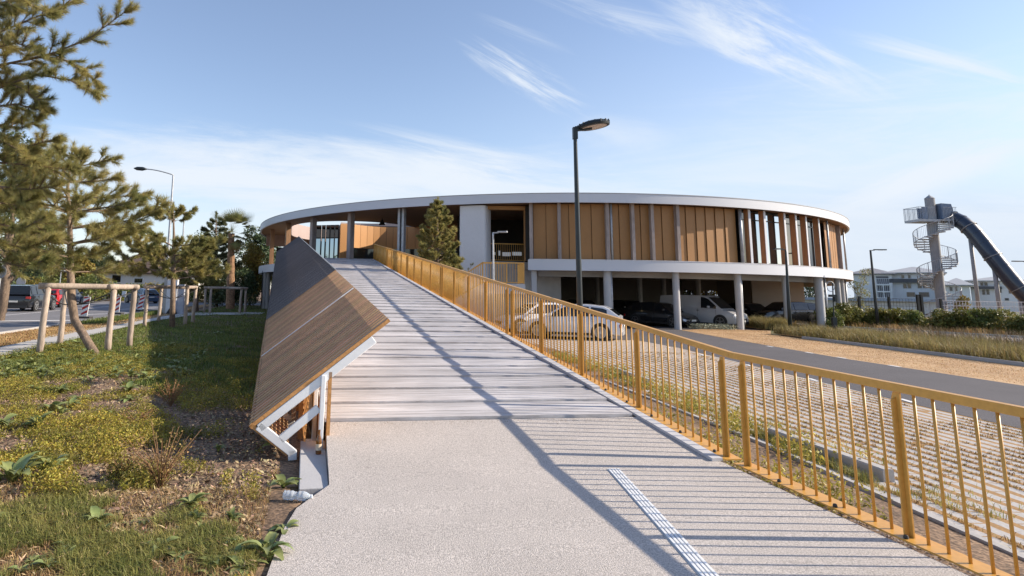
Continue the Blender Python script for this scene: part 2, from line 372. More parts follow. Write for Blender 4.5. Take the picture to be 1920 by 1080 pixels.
sheet('paving', [(14.2, -5), (17.8, -5), (17.85, 20), (17.95, 30.4), (18.3, 33.8), (20.0, 36.9), (17.3, 38.2), (14.6, 36), (14.2, 31), (13.55, 21), (13.75, 15)], LOT+.002, mat('sand_paving', (.46, .285, .145), .95, .2, 1.0, .6, 30., fine=.30, fscale=28, col2=(.56, .38, .21)))
sheet('grass_bed', [(17.9, -5), (21.5, -5), (21.5, 20), (22.3, 29.5), (20.6, 33.4), (18.2, 33.9), (17.95, 30.4)], LOT+.05, DRY)
sheet('road', [(21.6, -5), (40, -5), (31.4, 33), (27.2, 41.5), (22, 41), (21.5, 37), (23.4, 32), (22.3, 24)], LOT+.0045, ASPH_L)
sheet('grass_bed', [(19.8, 37.2), (21.3, 37.6), (21.8, 41.6), (27.3, 42.0), (31.6, 33.4), (40, -5), (70, -5), (70, 75), (31, 60), (31, 44), (20, 41)], LOT+.055, DRY)
mb = MB(); mb.bar((17.84, -5, LOT+.03), (17.86, 20, LOT+.03), .12, .16); mb.bar((17.86, 20, LOT+.03), (17.95, 30.4, LOT+.03), .12, .16); mb.build('kerb', CONC)['kind'] = 'structure'
mb = MB(); pts = [(21.56, -5), (21.56, 20), (22.3, 28), (22.35, 29.6), (20.7, 33.5)]
for a, b in zip(pts[:-1], pts[1:]): mb.bar(LZ(a, .03), LZ(b, .03), .11, .16)
mb.build('kerb', CONC)['kind'] = 'structure'
mb = MB(); mb.bar((40, -5, LOT+.03), (31.5, 33.2, LOT+.03), .12, .16); mb.bar((31.5, 33.2, LOT+.03), (27.3, 41.8, LOT+.03), .12, .16); mb.build('kerb', CONC)['kind'] = 'structure'
for y0 in (6.5, 9.4, 12.3, 15.2, 18.1, 21.0, 23.9):
    mark('road_marking', Vector((9.22+.0*y0, y0, 0)), Vector((9.30, y0+.45, 0)), .10, LOT+.009)
for y0 in (8, 13, 18.5, 20.8, 22.5, 25): mark('road_marking', Vector((13.60, y0, 0)), Vector((13.62, y0+.5, 0)), .10, LOT+.009)
# strip between path and paving: mulch, then a thin concrete edging
slab('planting_strip', [PF(s, 4.13, -.16 if s < 20 else -.2) for s in (-4, 6, 12, 20, 44)], [PF(-4, 4.36, -.22), PF(6, 5.44, -.22), PF(12, 6.5, -.22), PF(20, 8.2, -.22), PF(44, 9, -.23)], .1, SOIL, kind='structure')
mb = MB(); mb.bar((4.42, -4, LOT+.02), (4.47, 8.5, LOT+.02), .06, .08); mb.bar((4.47, 8.5, LOT+.02), (4.1, 14.5, LOT+.02), .06, .08); mb.build('kerb', CONC)['kind'] = 'structure'

# concrete wheel stops
def stop(x0, y0, x1, y1, label):
    t = thing('wheel_stop', label, 'wheel stop', ((x0+x1)/2, (y0+y1)/2, LOT), group='long low concrete wheel stops on the paving')
    a = Vector((x0, y0, LOT)); b = Vector((x1, y1, LOT)); r_ = (b-a).normalized().cross(Vector((0, 0, 1)))
    mb = MB(); pr = [(-.06, 0), (.06, 0), (.06, .11), (.05, .13), (-.05, .13), (-.06, .11)]
    mb.prism([a+r_*u+Vector((0, 0, h)) for u, h in pr], b-a); mb.build('block', CONC, t)
    for f in (.2, .8):
        mb = MB(); c = a.lerp(b, f); mb.lathe([(.014, .129), (.014, .136), (.006, .138)], (c.x, c.y, LOT), 10); mb.build('bolt', DARK_STEEL, t)
stop(4.98, 7.10, 4.88, 9.15, 'grey concrete wheel stop nearest the camera, weeds along its shaded side')
stop(4.98, 14.1, 4.90, 16.1, 'grey concrete wheel stop in the weeds, farther one on the paving by the railing')
# ------------------------------------------------------------------ ramp
DECKM = mat('weathered_deck', (.41, .395, .42), .8, .16, 1.6, .35, 26., stretch=(.12, 1, 1), fine=.22, fscale=14, coord='Object')
GD = R(12.1); D2 = Vector((-math.sin(GD), math.cos(GD), 0)); N2 = Vector((math.cos(GD), math.sin(GD), 0)); GP = Vector((-1.0, 7.15, 0)); GS = .103
def GF(l, u, h): return GP+D2*l+N2*u+Vector((0, 0, h+GS*l))     # guard frame: along, across, height (h measured at its near end)
def vleft(s): return .25-math.tan(R(2.7))*(s-7.7) if s > 7.7 else .25
rt = thing('timber_ramp', 'long weathered timber boarded ramp rising from the concrete path to the building entrance', 'ramp', PF(7.7, 2, zr(7.7)))
mb = MB(); s = 7.69; k = 0; rnd = random.Random(3)
while s < 46.5:
    # one 0.69 m panel = five boards, each panel's near edge a little proud of the one before
    for j in range(5):
        a = s+j*.138; b = a+.1345; lift = .030-.005*j
        if a > 30: b = a+.136
        tq = rnd.uniform(-.0015, .0015); gap = .004 if j else .019
        za, zb = zr(a)+lift+tq, zr(b)+lift-.005+tq
        if zb < zr(b)+.004: zb = zr(b)+.006
        vl, vr = vleft(a)-.02, 4.0+rnd.uniform(-.004, .004)
        p = [PF(a+gap, vl, za), PF(a+gap, vr, za), PF(b, vr, zb), PF(b, vl, zb)]
        mb.prism([q-Vector((0, 0, .04)) for q in p], (0, 0, .04))
    s += .69
deck = mb.build('deck', None, rt)
# grain runs along each board: rotate the texture into the ramp's own frame
def deck_mat():
    m = bpy.data.materials.new('deck_boards'); m.use_nodes = True; t = m.node_tree; L = t.links.new; b = t.nodes['Principled BSDF']; b.inputs['Roughness'].default_value = .75; b.inputs['Specular IOR Level'].default_value = .35
    tc = t.nodes.new('ShaderNodeTexCoord'); mp = t.nodes.new('ShaderNodeMapping'); mp.inputs['Rotation'].default_value = (0, 0, -TH); L(tc.outputs['Object'], mp.inputs[0])
    m2 = t.nodes.new('ShaderNodeMapping'); m2.inputs['Scale'].default_value = (.25, 5., 1); L(mp.outputs[0], m2.inputs[0])
    n = t.nodes.new('ShaderNodeTexNoise'); n.inputs['Scale'].default_value = 6; n.inputs['Detail'].default_value = 8; n.inputs['Roughness'].default_value = .7; L(m2.outputs[0], n.inputs['Vector'])
    g = t.nodes.new('ShaderNodeNewGeometry')
    cr_ = t.nodes.new('ShaderNodeValToRGB'); L(n.outputs[0], cr_.inputs[0]); e = cr_.color_ramp.elements
    e[0].position = .33; e[0].color = (.32, .30, .30, 1); e[1].position = .50; e[1].color = (.50, .485, .495, 1)
    e2 = cr_.color_ramp.elements.new(.64); e2.color = (.60, .59, .61, 1)
    m3 = t.nodes.new('ShaderNodeMapping'); m3.inputs['Scale'].default_value = (.6, .6, 1); L(mp.outputs[0], m3.inputs[0])
    n2 = t.nodes.new('ShaderNodeTexNoise'); n2.inputs['Scale'].default_value = 1.4; n2.inputs['Detail'].default_value = 5; L(m3.outputs[0], n2.inputs['Vector'])
    mr = t.nodes.new('ShaderNodeMapRange'); L(n2.outputs[0], mr.inputs[0]); mr.inputs[1].default_value = .3; mr.inputs[2].default_value = .7; mr.inputs[3].default_value = .80; mr.inputs[4].default_value = 1.14
    mi = t.nodes.new('ShaderNodeMapRange'); L(g.outputs['Random Per Island'], mi.inputs[0]); mi.inputs[3].default_value = .88; mi.inputs[4].default_value = 1.1
    mm = t.nodes.new('ShaderNodeMath'); mm.operation = 'MULTIPLY'; L(mr.outputs[0], mm.inputs[0]); L(mi.outputs[0], mm.inputs[1])
    vs = t.nodes.new('ShaderNodeVectorMath'); vs.operation = 'SCALE'; L(cr_.outputs[0], vs.inputs[0]); L(mm.outputs[0], vs.inputs['Scale']); L(vs.outputs[0], b.inputs['Base Color'])
    # milled anti-slip grooves along each board
    sp_ = t.nodes.new('ShaderNodeSeparateXYZ'); L(mp.outputs[0], sp_.inputs[0])
    mu = t.nodes.new('ShaderNodeMath'); mu.operation = 'MULTIPLY'; mu.inputs[1].default_value = 2*math.pi/.0276; L(sp_.outputs[1], mu.inputs[0])
    si = t.nodes.new('ShaderNodeMath'); si.operation = 'SINE'; L(mu.outputs[0], si.inputs[0])
    ad = t.nodes.new('ShaderNodeMath'); ad.operation = 'ADD'; L(n.outputs[0], ad.inputs[0]); m4 = t.nodes.new('ShaderNodeMath'); m4.operation = 'MULTIPLY'; m4.inputs[1].default_value = .25; L(si.outputs[0], m4.inputs[0]); L(m4.outputs[0], ad.inputs[1])
    bp = t.nodes.new('ShaderNodeBump'); bp.inputs['Strength'].default_value = .55; bp.inputs['Distance'].default_value = .008; L(ad.outputs[0], bp.inputs['Height']); L(bp.outputs[0], b.inputs['Normal'])
    return m
deck.data.materials.append(deck_mat())
# pale kerb board along the railing, in butt-jointed lengths, running on past the deck's foot
mb = MB(); s = 6.15
while s < 45:
    e = min(s+1.38, 45); mb.prism([PF(s+.004, 4.03, zr(s)+.001), PF(s+.004, 4.145, zr(s)+.001), PF(e, 4.145, zr(e)+.001), PF(e, 4.03, zr(e)+.001)], (0, 0, .055 if s > 7.6 else .03)); s = e
mb.build('edge_board', mat('pale_board', (.50, .50, .52), .7, .12, 3., fine=.1), rt)
# solid sides and beams below the deck
mb = MB()
def skirt(vf, s0, s1, off, n=12):
    for i in range(n):
        a = s0+(s1-s0)*i/n; b = s0+(s1-s0)*(i+1)/n
        mb.prism([PF(a, vf(a), -.3), PF(b, vf(b), -.3), PF(b, vf(b), zr(b)-.05), PF(a, vf(a), zr(a)-.05)], NV*off)
skirt(lambda s: 4.12, 7.7, 46, .06); mb.build('right_side', CONC, rt)
mb = MB(); skirt(lambda s: vleft(s)-.06, 7.9, 46, .05); mb.build('left_side', TIMBER, rt)
mb = MB(); mb.prism([PF(7.70, .25, zr(7.7)-.33), PF(7.74, .25, zr(7.7)-.33), PF(7.74, 4.0, zr(7.7)-.33), PF(7.70, 4.0, zr(7.7)-.33)], (0, 0, .30)); mb.build('foot_board', TIMBER_G, rt)

# ------------------------------------------------------------------ slatted guard screen on the ramp's left
def slat_mat(name, col, var):
    return mat(name, col, .7, var*.6, 3.5, .2, 25., stretch=(1, 1, 1), fine=.08, fscale=40, island=.13)
SL_A = slat_mat('larch_slats', (.49, .30, .165), .22); SL_B = slat_mat('larch_slats_two', (.52, .33, .19), .18); SL_G = slat_mat('grey_slats', (.165, .152, .158), .22)
LARCH = mat('larch_board', (.50, .25, .085), .6, .18, 3., .2, 30., fine=.12, fscale=30)
RID = (.70, 1.34); LFT = (-.745, .235); BOT = (-.35, -.075)     # (across, height) of the section's corners
def slats(l0, l1, m, name, label, end_boards=True, frames=()):
    t = thing(name, label, 'slatted screen', GF(l0, 0, -.05), group='slatted timber screen sections along the ramp')
    mb = MB(); l = l0; pitch = .124; wd = .088
    top_d = Vector((LFT[0]-RID[0], 0, LFT[1]-RID[1])).normalized()
    while l+wd <= l1+.001:
        for (a, b) in ((RID, LFT), (LFT, BOT)):
            p = GF(l+wd/2, a[0], a[1]); q = GF(l+wd/2, b[0], b[1])
            dd = (q-p).normalized(); nn = dd.cross(D2).normalized()
            if (a is RID and nn.z < 0): nn = -nn
            if (a is LFT and nn.dot(N2) > 0): nn = -nn
            up = nn
            mb.bar(p-up*.022, q-up*.022, wd, .044, up)
        l += pitch
    mb.build('slat', m, t)
    if end_boards:
        for l_, nm in ((l0-.02, 'end_board'), (l1+.0, 'end_board')):
            mb = MB()
            for (a, b, u) in ((RID, LFT, -1), (LFT, BOT, 1)):
                p = GF(l_, *a); q = GF(l_, *b); nn = (q-p).normalized().cross(D2).normalized()
                if u < 0 and nn.z < 0: nn = -nn
                if u > 0 and nn.dot(N2) > 0: nn = -nn
                mb.bar(p-nn*.018, q-nn*.018, .030, .040, nn)
            mb.build(nm, LARCH, t)
    # larch upright planks carrying the section at the deck edge
    for fr in frames:
        h = -.06 if fr == 0 else -.3
        fb = MB(); W = .09; T = .06
        A1 = (.56, 1.165); A0 = (-.665, .215)
        def seg(a, b, wd=W, hh=.05): fb.bar(GF(fr, *a), GF(fr, *b), hh, wd, (GF(fr, *b)-GF(fr, *a)).cross(D2))
        off = .055                      # drop below slat plane
        seg((.545, 1.115), (-.64, .208)); seg((-.652, .235), (-.275, -.055)); seg((-.29, -.02), (-.285, -.12), .09)
        seg((-.42, .085), (-.035, .40), .085); fb.bar(GF(fr+.0, .005, .74), GF(fr, -.005, h), .05, .10, D2)
        fo = fb.build('steel_frame', WHITE_STEEL, t, auto=30)
        bv = fo.modifiers.new('b', 'BEVEL'); bv.width = .006; bv.segments = 2
        pb = MB(); pb.bar(GF(fr+.02, .078, .77), GF(fr+.02, .075, h+.02), .035, .09, D2); pb.build('upright', LARCH, t)
        pb = MB(); pb.box(GF(fr, -.02, h-.0+.012), (.16, .16, .012), GD); pb.build('foot_plate', WHITE_STEEL, t)
    return t
g1 = slats(.02, 3.34, SL_A, 'slatted_screen', 'nearest warm brown slatted screen section with white steel end frame', frames=(0, 1.1, 2.2, 3.3))
g2 = slats(3.53, 7.14, SL_B, 'slatted_screen', 'brown slatted screen section behind the nearest one, ahead of the grey boards', frames=(4.6, 5.8, 7.0))
g3 = slats(7.18, 38.2, SL_G, 'slatted_screen', 'long weathered grey slatted screen section at the top of the ramp', end_boards=False, frames=(9.5, 13, 17, 21, 25, 29, 33, 37))
mb = MB(); mb.bar(GF(3.435, RID[0]-.01, RID[1]-.012), GF(3.435, LFT[0]+.02, LFT[1]+.005), .07, .02, (0, 0, 1)); mb.build('joint_rail', WHITE_STEEL, g2)
mb = MB(); mb.bar(GF(7.18, RID[0]+.012, RID[1]+.0), GF(38.2, RID[0]+.012, RID[1]+.0), .03, .04); mb.build('ridge_trim', mat('grey_trim', (.30, .30, .31), .5, metal=.3), g3)
# inner slatted lining under the screen (horizontal battens between deck and screen)
mb = MB()
for k in range(9):
    h = .03+k*.062
    mb.bar(GF(.15, -.16+.004*k, h), GF(6, -.16, h), .02, .038)
for k in range(11):
    h = -.10+k*.066
    mb.bar(GF(6, -.16, h), GF(38, -.16, h), .03, .056)
for l in (.6, 1.7, 2.8, 3.9, 5.0): mb.bar(GF(l, -.19, -.1), GF(l, -.19, .56), .05, .05)
mb.build('inner_batten', LARCH, g1)
mb = MB(); mb.box(GF(1.15, -.26, .2), (.05, .24, .46), GD); mb.build('cable_cover', mat('tan_board', (.33, .25, .19), .8), g1)
# concrete plinth under the screen
mb = MB(); pl = [PF(5.83, .005, 0), PF(5.83, .23, 0), PF(7.6, .235, 0)]
mb.prism([PF(5.84, -.02, -.3), PF(5.84, .232, -.3), PF(7.6, .238, -.3), PF(7.6, -.03, -.3)], (0, 0, .283)); pl = mb.build('plinth', CONC_L)
tag(pl, 'pale concrete plinth block under the foot of the slatted screen, beer bottle on it', 'plinth'); bv = pl.modifiers.new('b', 'BEVEL'); bv.width = .008; bv.segments = 2

# ------------------------------------------------------------------ golden railing sections
def rail(s0, s1, n_bays, label, spacing=.148, level=None):
    t = thing('railing', label, 'railing', PF(s0, 4.25, zr(s0)), group='golden metal railing sections beside the path and ramp')
    z0 = lambda s: zr(s)+.012
    mb = MB()
    segs = [s0-.1, *([6.2] if s0-.1 < 6.2 < s1+.1 else []), *([44.] if s0 < 44 < s1 else []), s1+.1]
    for a, b in zip(segs[:-1], segs[1:]): mb.prism([PF(a, 4.16, z0(a)), PF(a, 4.345, z0(a)), PF(b, 4.345, z0(b)), PF(b, 4.16, z0(b))], (0, 0, .012))
    mb.build('base_plate', GOLD, t)
    mb = MB()
    a, b = s0-.157, s1+.157
    mb.prism([PF(a, 4.222, z0(a)+1.0), PF(a, 4.278, z0(a)+1.0), PF(a, 4.278, z0(a)+1.06), PF(a, 4.222, z0(a)+1.06)], PF(b, 4.25, z0(b))-PF(a, 4.25, z0(a)))
    o = mb.build('top_rail', GOLD, t); bv = o.modifiers.new('b', 'BEVEL'); bv.width = .004; bv.segments = 2
    def post(s):
        mb = MB(); p = PF(s, 4.25, z0(s)+.01); c = [(-.036, 0), (.036, 0), (.036, .94), (.020, .985), (-.036, .985)]
        # flat bar set square to the run, chamfered at the top
        mb.prism([p+D*u+Vector((0, 0, h))-NV*.006 for u, h in c], NV*.012)
        mb.prism([p+NV*u+Vector((0, 0, h))-D*.005 for u, h in ((-.045, 0), (.03, 0), (.03, .97), (-.045, .93))], D*.010)
        return mb.build('post', GOLD, t)
    ps = [s0+(s1-s0)*i/n_bays for i in range(n_bays+1)]
    for q in ps: post(q)
    big = s0 < 30
    for i in range(n_bays):
        L = ps[i+1]-ps[i]; nb = max(1, round(L/spacing)-1)
        for k in range(1, nb+1):
            q = ps[i]+L*k/(nb+1); mb = MB(); mb.tube([PF(q, 4.25, z0(q)+.012), PF(q, 4.25, z0(q)+1.0)], .0108, 7 if big else 5)
            mb.build('baluster', GOLD, t, smooth=True)
    if s0 < 13:
        q = s0+.12
        while q < s1:
            mb = MB(); mb.lathe([(.016, 0), (.018, .008), (.014, .022), (.006, .026)], PF(q, 4.19, z0(q)+.012), 8); mb.build('bolt', BLACKP, t); q += .62
    return t
rail(-.9, 5.91, 4, 'nearest golden railing section on the level path, foreground right')
rail(6.23, 13.27, 4, 'golden railing section with the dark lamp post behind it, second from the camera')
rail(13.62, 20.6, 4, 'golden railing section in front of the white stair landing, midway up the ramp')
rail(20.9, 28.2, 4, 'golden railing section on the upper ramp in front of the conifer')
rail(28.5, 35.9, 4, 'golden railing section near the top of the ramp, below the double steel column')
rail(36.2, 43.9, 4, 'last golden railing section at the ramp head by the entrance')
# ------------------------------------------------------------------ bottles
BR = thing('beer_bottle', 'brown glass beer bottle with a pale label standing on the concrete plinth', 'bottle', (-.995, 6.93, -.002))
BR.location = Vector(PF(6.93*cp, 0, 0)); BR.location = (-.985, 6.92, -.016)
gb = glassy('amber_glass', (.30, .12, .02), .06); gb.node_tree.nodes['Principled BSDF'].inputs['Transmission Weight'].default_value = .6
mb = MB(); mb.lathe([(.028, 0), (.0305, .008), (.0305, .125), (.027, .15), (.016, .18), (.0135, .20), (.013, .228), (.0145, .229), (.0145, .238)], n=20); mb.build('bottle_glass', gb, BR, world=False, smooth=True)
mb = MB(); mb.lathe([(.0312, .04), (.0314, .042), (.0314, .10), (.0312, .102)], n=20); mb.build('bottle_label', mat('label_paper', (.62, .50, .36), .8, .2, 40), BR, world=False)
pb = thing('plastic_bottle', 'crumpled clear plastic water bottle lying at the path edge', 'bottle', gz(556, 938, -.02))
gp = glassy('clear_plastic', (.78, .85, .92), .12); gp.node_tree.nodes['Principled BSDF'].inputs['Transmission Weight'].default_value = .55
mm = Matrix.Rotation(R(90), 3, 'Y'); mb = MB()
prof = []
for i in range(22):
    z = i*.0105; r_ = .036+.003*math.sin(i*2.1)-(.007 if 9 <= i <= 11 else 0)
    if i == 0: r_ = .024
    if i > 17: r_ = .036-(i-17)*.0055
    prof.append((r_, z-.11))
mb.lathe(prof, (0, 0, .034), 18, Matrix.Rotation(R(-6), 3, 'Z') @ mm); mb.build('bottle_shell', gp, pb, world=False, smooth=True)
mb = MB(); mb.lathe([(.015, 0), (.015, .016), (.010, .018)], Matrix.Rotation(R(-6), 3, 'Z') @ Vector((.112, 0, 0))+Vector((0, 0, .034)), 12, Matrix.Rotation(R(-6), 3, 'Z') @ mm); mb.build('cap', mat('cap_white', (.7, .74, .78), .5), pb, world=False)
# ------------------------------------------------------------------ round building
BX, BY, BA, BB = 11.34, 67.31, 26.85, 31.38
ZR, ZT, ZF, ZB = 6.77, 7.29, 3.52, 2.92
def ep(t, ins=0, z=0): return Vector((BX+(BA-ins)*math.cos(t), BY+(BB-ins)*math.sin(t), z))
def tpx(x, y=430, ins=0):      # wall angle met by the sight line of a measured feature
    k = ray(x, y)[0]; a, b = BA-ins, BB-ins
    # ((kY-BX)/a)^2+((Y-BY)/b)^2=1
    A_ = k*k/a/a+1/b/b; B_ = -2*(k*BX/a/a+BY/b/b); C_ = BX*BX/a/a+BY*BY/b/b-1
    disc = B_*B_-4*A_*C_
    if disc < 0: disc = 0
    Y = (-B_-math.sqrt(disc))/2/A_
    return math.atan2((Y-BY)/b, (k*Y-BX)/a)
def nrm(t, ins=0):
    v = Vector((math.cos(t)/(BA-ins), math.sin(t)/(BB-ins), 0)); return v.normalized()
bl = thing('round_building', 'large round public building with white roof fascia, bronze panels and open parking below', 'building', (BX, BY, LOT))
def ringwall(mb, t0, t1, n, ins, th, z0, z1):
    for i in range(n):
        a = t0+(t1-t0)*i/n; b = t0+(t1-t0)*(i+1)/n
        p = [ep(a, ins, z0), ep(b, ins, z0), ep(b, ins+th, z0), ep(a, ins+th, z0)]
        mb.prism(p, (0, 0, z1-z0))
TAU = 2*math.pi
def ring_obj(name, m, t0, t1, n, ins, th, z0, z1, parent=bl):
    # continuous ribbon with thickness, so that no joints show
    V = []; Fc = []; closed = abs(t1-t0-TAU) < 1e-6; k = n if closed else n+1
    for i in range(k):
        a = t0+(t1-t0)*i/n
        V += [ep(a, ins, z0), ep(a, ins, z1), ep(a, ins+th, z1), ep(a, ins+th, z0)]
    for i in range(n):
        a = 4*i; b = 4*((i+1) % k)
        for j in range(4): Fc.append((a+j, b+j, b+(j+1) % 4, a+(j+1) % 4))
    if not closed: Fc += [(0, 1, 2, 3), tuple(4*n+j for j in (3, 2, 1, 0))]
    mb = MB(); mb.add(V, Fc); return mb.build(name, m, parent, auto=40)
ring_obj('roof_fascia', FASCIA, 0, TAU, 180, 0, .12, ZR, ZT)
mb_ = ring_obj('roof_edge_cap', mat('cap_grey', (.33, .34, .36), .5), 0, TAU, 180, -.02, .16, ZT, ZT+.04)
# roof: soffit and deck with an oval patio opening
HC, HA, HB = Vector((-5.2, 56.0, 0)), 5.8, 8.0
def hole(t, z): return HC+Vector((HA*math.cos(t), HB*math.sin(t), z))
def annulus(name, m, z, flip=False):
    n = 144; V = []; Fc = []
    for i in range(n):
        t = TAU*i/n; o = ep(t, .11, z)
        # match by direction from the patio centre
        V.append(o); a = math.atan2((o.y-HC.y)/HB, (o.x-HC.x)/HA); V.append(hole(a, z))
    for i in range(n):
        a = 2*i; b = 2*((i+1) % n); f = (a, b, b+1, a+1); Fc.append(f if not flip else f[::-1])
    mb = MB(); mb.add(V, Fc); return mb.build(name, m, bl)
SOFF = mat('soffit_timber', (.20, .115, .06), .7, .2, .8, stretch=(1, 6, 1), fine=.1, fscale=8)
annulus('roof_soffit', SOFF, ZR+.05, True); annulus('roof_deck', mat('roof_grey', (.25, .25, .25), .9), ZT-.12)
PINKP = mat('patio_fascia', (.40, .31, .28), .6, .06, .5)
V = []; Fc = []; n = 72
for i in range(n):
    for (k, z) in ((0, ZR-.25), (0, ZT+.5), (.14, ZT+.5), (.14, ZR-.25)):
        t = TAU*i/n; V.append(HC+Vector(((HA-k)*math.cos(t), (HB-k)*math.sin(t), z)))
for i in range(n):
    a = 4*i; b = 4*((i+1) % n)
    for j in range(4): Fc.append((a+j, b+j, b+(j+1) % 4, a+(j+1) % 4))
# outer edge of patio only: far half keeps its tall fascia, near half a shallow dark edge beam
mb = MB()
for i in range(n):
    t0, t1 = TAU*i/n, TAU*(i+1)/n; far = math.sin((t0+t1)/2) > -.35
    z0, z1 = (ZR-.55, ZT+(.95 if math.cos((t0+t1)/2) > -.45 else .12)) if far else (ZR+.0, ZT-.1)
    p = [HC+Vector(((HA-k)*math.cos(t), (HB-k)*math.sin(t), z0)) for t, k in ((t0, 0), (t1, 0), (t1, .14), (t0, .14))]
    mb.prism(p, (0, 0, z1-z0))
mb.build('patio_edge', PINKP, bl)

# ---- first-floor slab: bold white edge on the right wing, short piece on the far left, recessed between
T992 = tpx(992, 497); Tend = TAU-.75; TL = tpx(636, 505); T488 = math.pi+.35
ring_obj('slab_edge', FASCIA, T992, R(40), 120, .05, .14, ZB, ZF)
sk = ring_obj('slab_edge_cap', mat('cap_light', (.6, .6, .62), .5), T992, R(40), 120, .03, .2, ZF, ZF+.03)
ring_obj('slab_edge', FASCIA, R(160), TL+TAU if TL < 0 else TL, 60, .05, .14, ZB+.05, ZF+.05)
CEIL = mat('ceiling_concrete', (.30, .28, .26), .85, .08, .6)
mb = MB(); n = 100
poly = []
for i in range(n):
    t = TAU*i/n
    tt = (t+math.pi) % TAU-math.pi      # -pi..pi
    t9 = (T992+math.pi) % TAU-math.pi; tl = (TL+math.pi) % TAU-math.pi
    ins = .19 if not (tl < tt < t9) else 2.4
    poly.append(ep(t, ins, ZB+.12))
mb.prism(poly, (0, 0, ZF-ZB-.16)); mb.build('floor_slab', CEIL, bl)
# downstand perimeter beam
ring_obj('perimeter_beam', CEIL, T992+.02, R(35), 100, 1.1, .5, ZB-.32, ZB+.11)
mb = MB(); p0 = ep(T992, .05, ZB); p1 = ep(T992, 3.0, ZB); mb.bar(p0+Vector((0, 0, .3)), p1+Vector((0, 0, .3)), .12, .6); mb.build('slab_edge', FASCIA, bl)

# ---- bronze panels and posts, right wing
def box_on(mbx, t, ins, wd, dp, z0, z1):
    nn = nrm(t, ins); mbx.box(ep(t, ins, (z0+z1)/2), (wd, dp, z1-z0), math.atan2(nn.y, nn.x)+math.pi/2)
WI = .75
posts = [(996, .20), (1048, .18), (1137, .20), (1184, .17), (1220, .17), (1267, .19)]
for x, wd in posts:
    mb = MB(); box_on(mb, tpx(x, 430, WI), WI-.16, wd, .30, ZF+.03, ZR+.05); mb.build('timber_post', TIMBER_G, bl)
for x in (1144.5, 1384, 1541, 1584.5):
    mb = MB(); t = tpx(x, 430, WI); p = ep(t, WI-.33 if x > 1500 else WI-.2, 0); mb.tube([(p.x, p.y, ZF+.03), (p.x, p.y, ZR)], .065 if x != 1384 else .10, 10); mb.build('downpipe', GALV, bl, smooth=True)
seams = [1000, 1024, 1048, 1067, 1088, 1109, 1137, 1148, 1161, 1184, 1201, 1220, 1241, 1267, 1286, 1305, 1323, 1341, 1359, 1380]
def panels(sm, z0, z1, m=BRONZE, ins=WI, nm='bronze_panel'):
    for i, (a, b) in enumerate(zip(sm[:-1], sm[1:])):
        if b-a < 3: continue
        ta, tb = tpx(a+.15, 430, ins), tpx(b-.15, 430, ins)
        pa = ep(ta, ins, 0); pb = ep(tb, ins, 0); nn = nrm((ta+tb)/2, ins)
        # each sheet is set a few centimetres askew, like overlapping louvres
        pa = pa+nn*(.05 if b-a > 8 else .008); pb2 = pb; dd = (pb2-pa).normalized()
        mb = MB(); mb.prism([Vector((q.x, q.y, z0)) for q in (pa+dd*.005, pb2-dd*.005, pb2-dd*.005-nn*.035, pa+dd*.005-nn*.035)], (0, 0, z1-z0))
        mb.build(nm, m, bl)
panels(seams, ZF+.04, ZR)
panels([1545, 1549, 1553.5, 1558, 1562, 1566], ZF+.04, ZR); panels([1568, 1572, 1576, 1580, 1583], ZF+.04, ZR)
mb = MB(); box_on(mb, tpx(1567, 430, WI), WI-.1, .16, .3, ZF+.03, ZR+.04); mb.build('timber_post', TIMBER_G, bl)
# backing wall behind the panels; right wing interior is closed and dark
DARKW = mat('dark_interior', (.03, .028, .026), .9)  # near-black colour stands in for the shade of the unlit rooms
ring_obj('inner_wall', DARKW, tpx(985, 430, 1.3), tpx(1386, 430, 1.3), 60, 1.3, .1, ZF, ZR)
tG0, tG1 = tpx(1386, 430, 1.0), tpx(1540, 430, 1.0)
ring_obj('inner_wall', DARKW, tpx(1541, 430, 1.3), R(40)-0, 60, 1.3, .1, ZF, ZR)
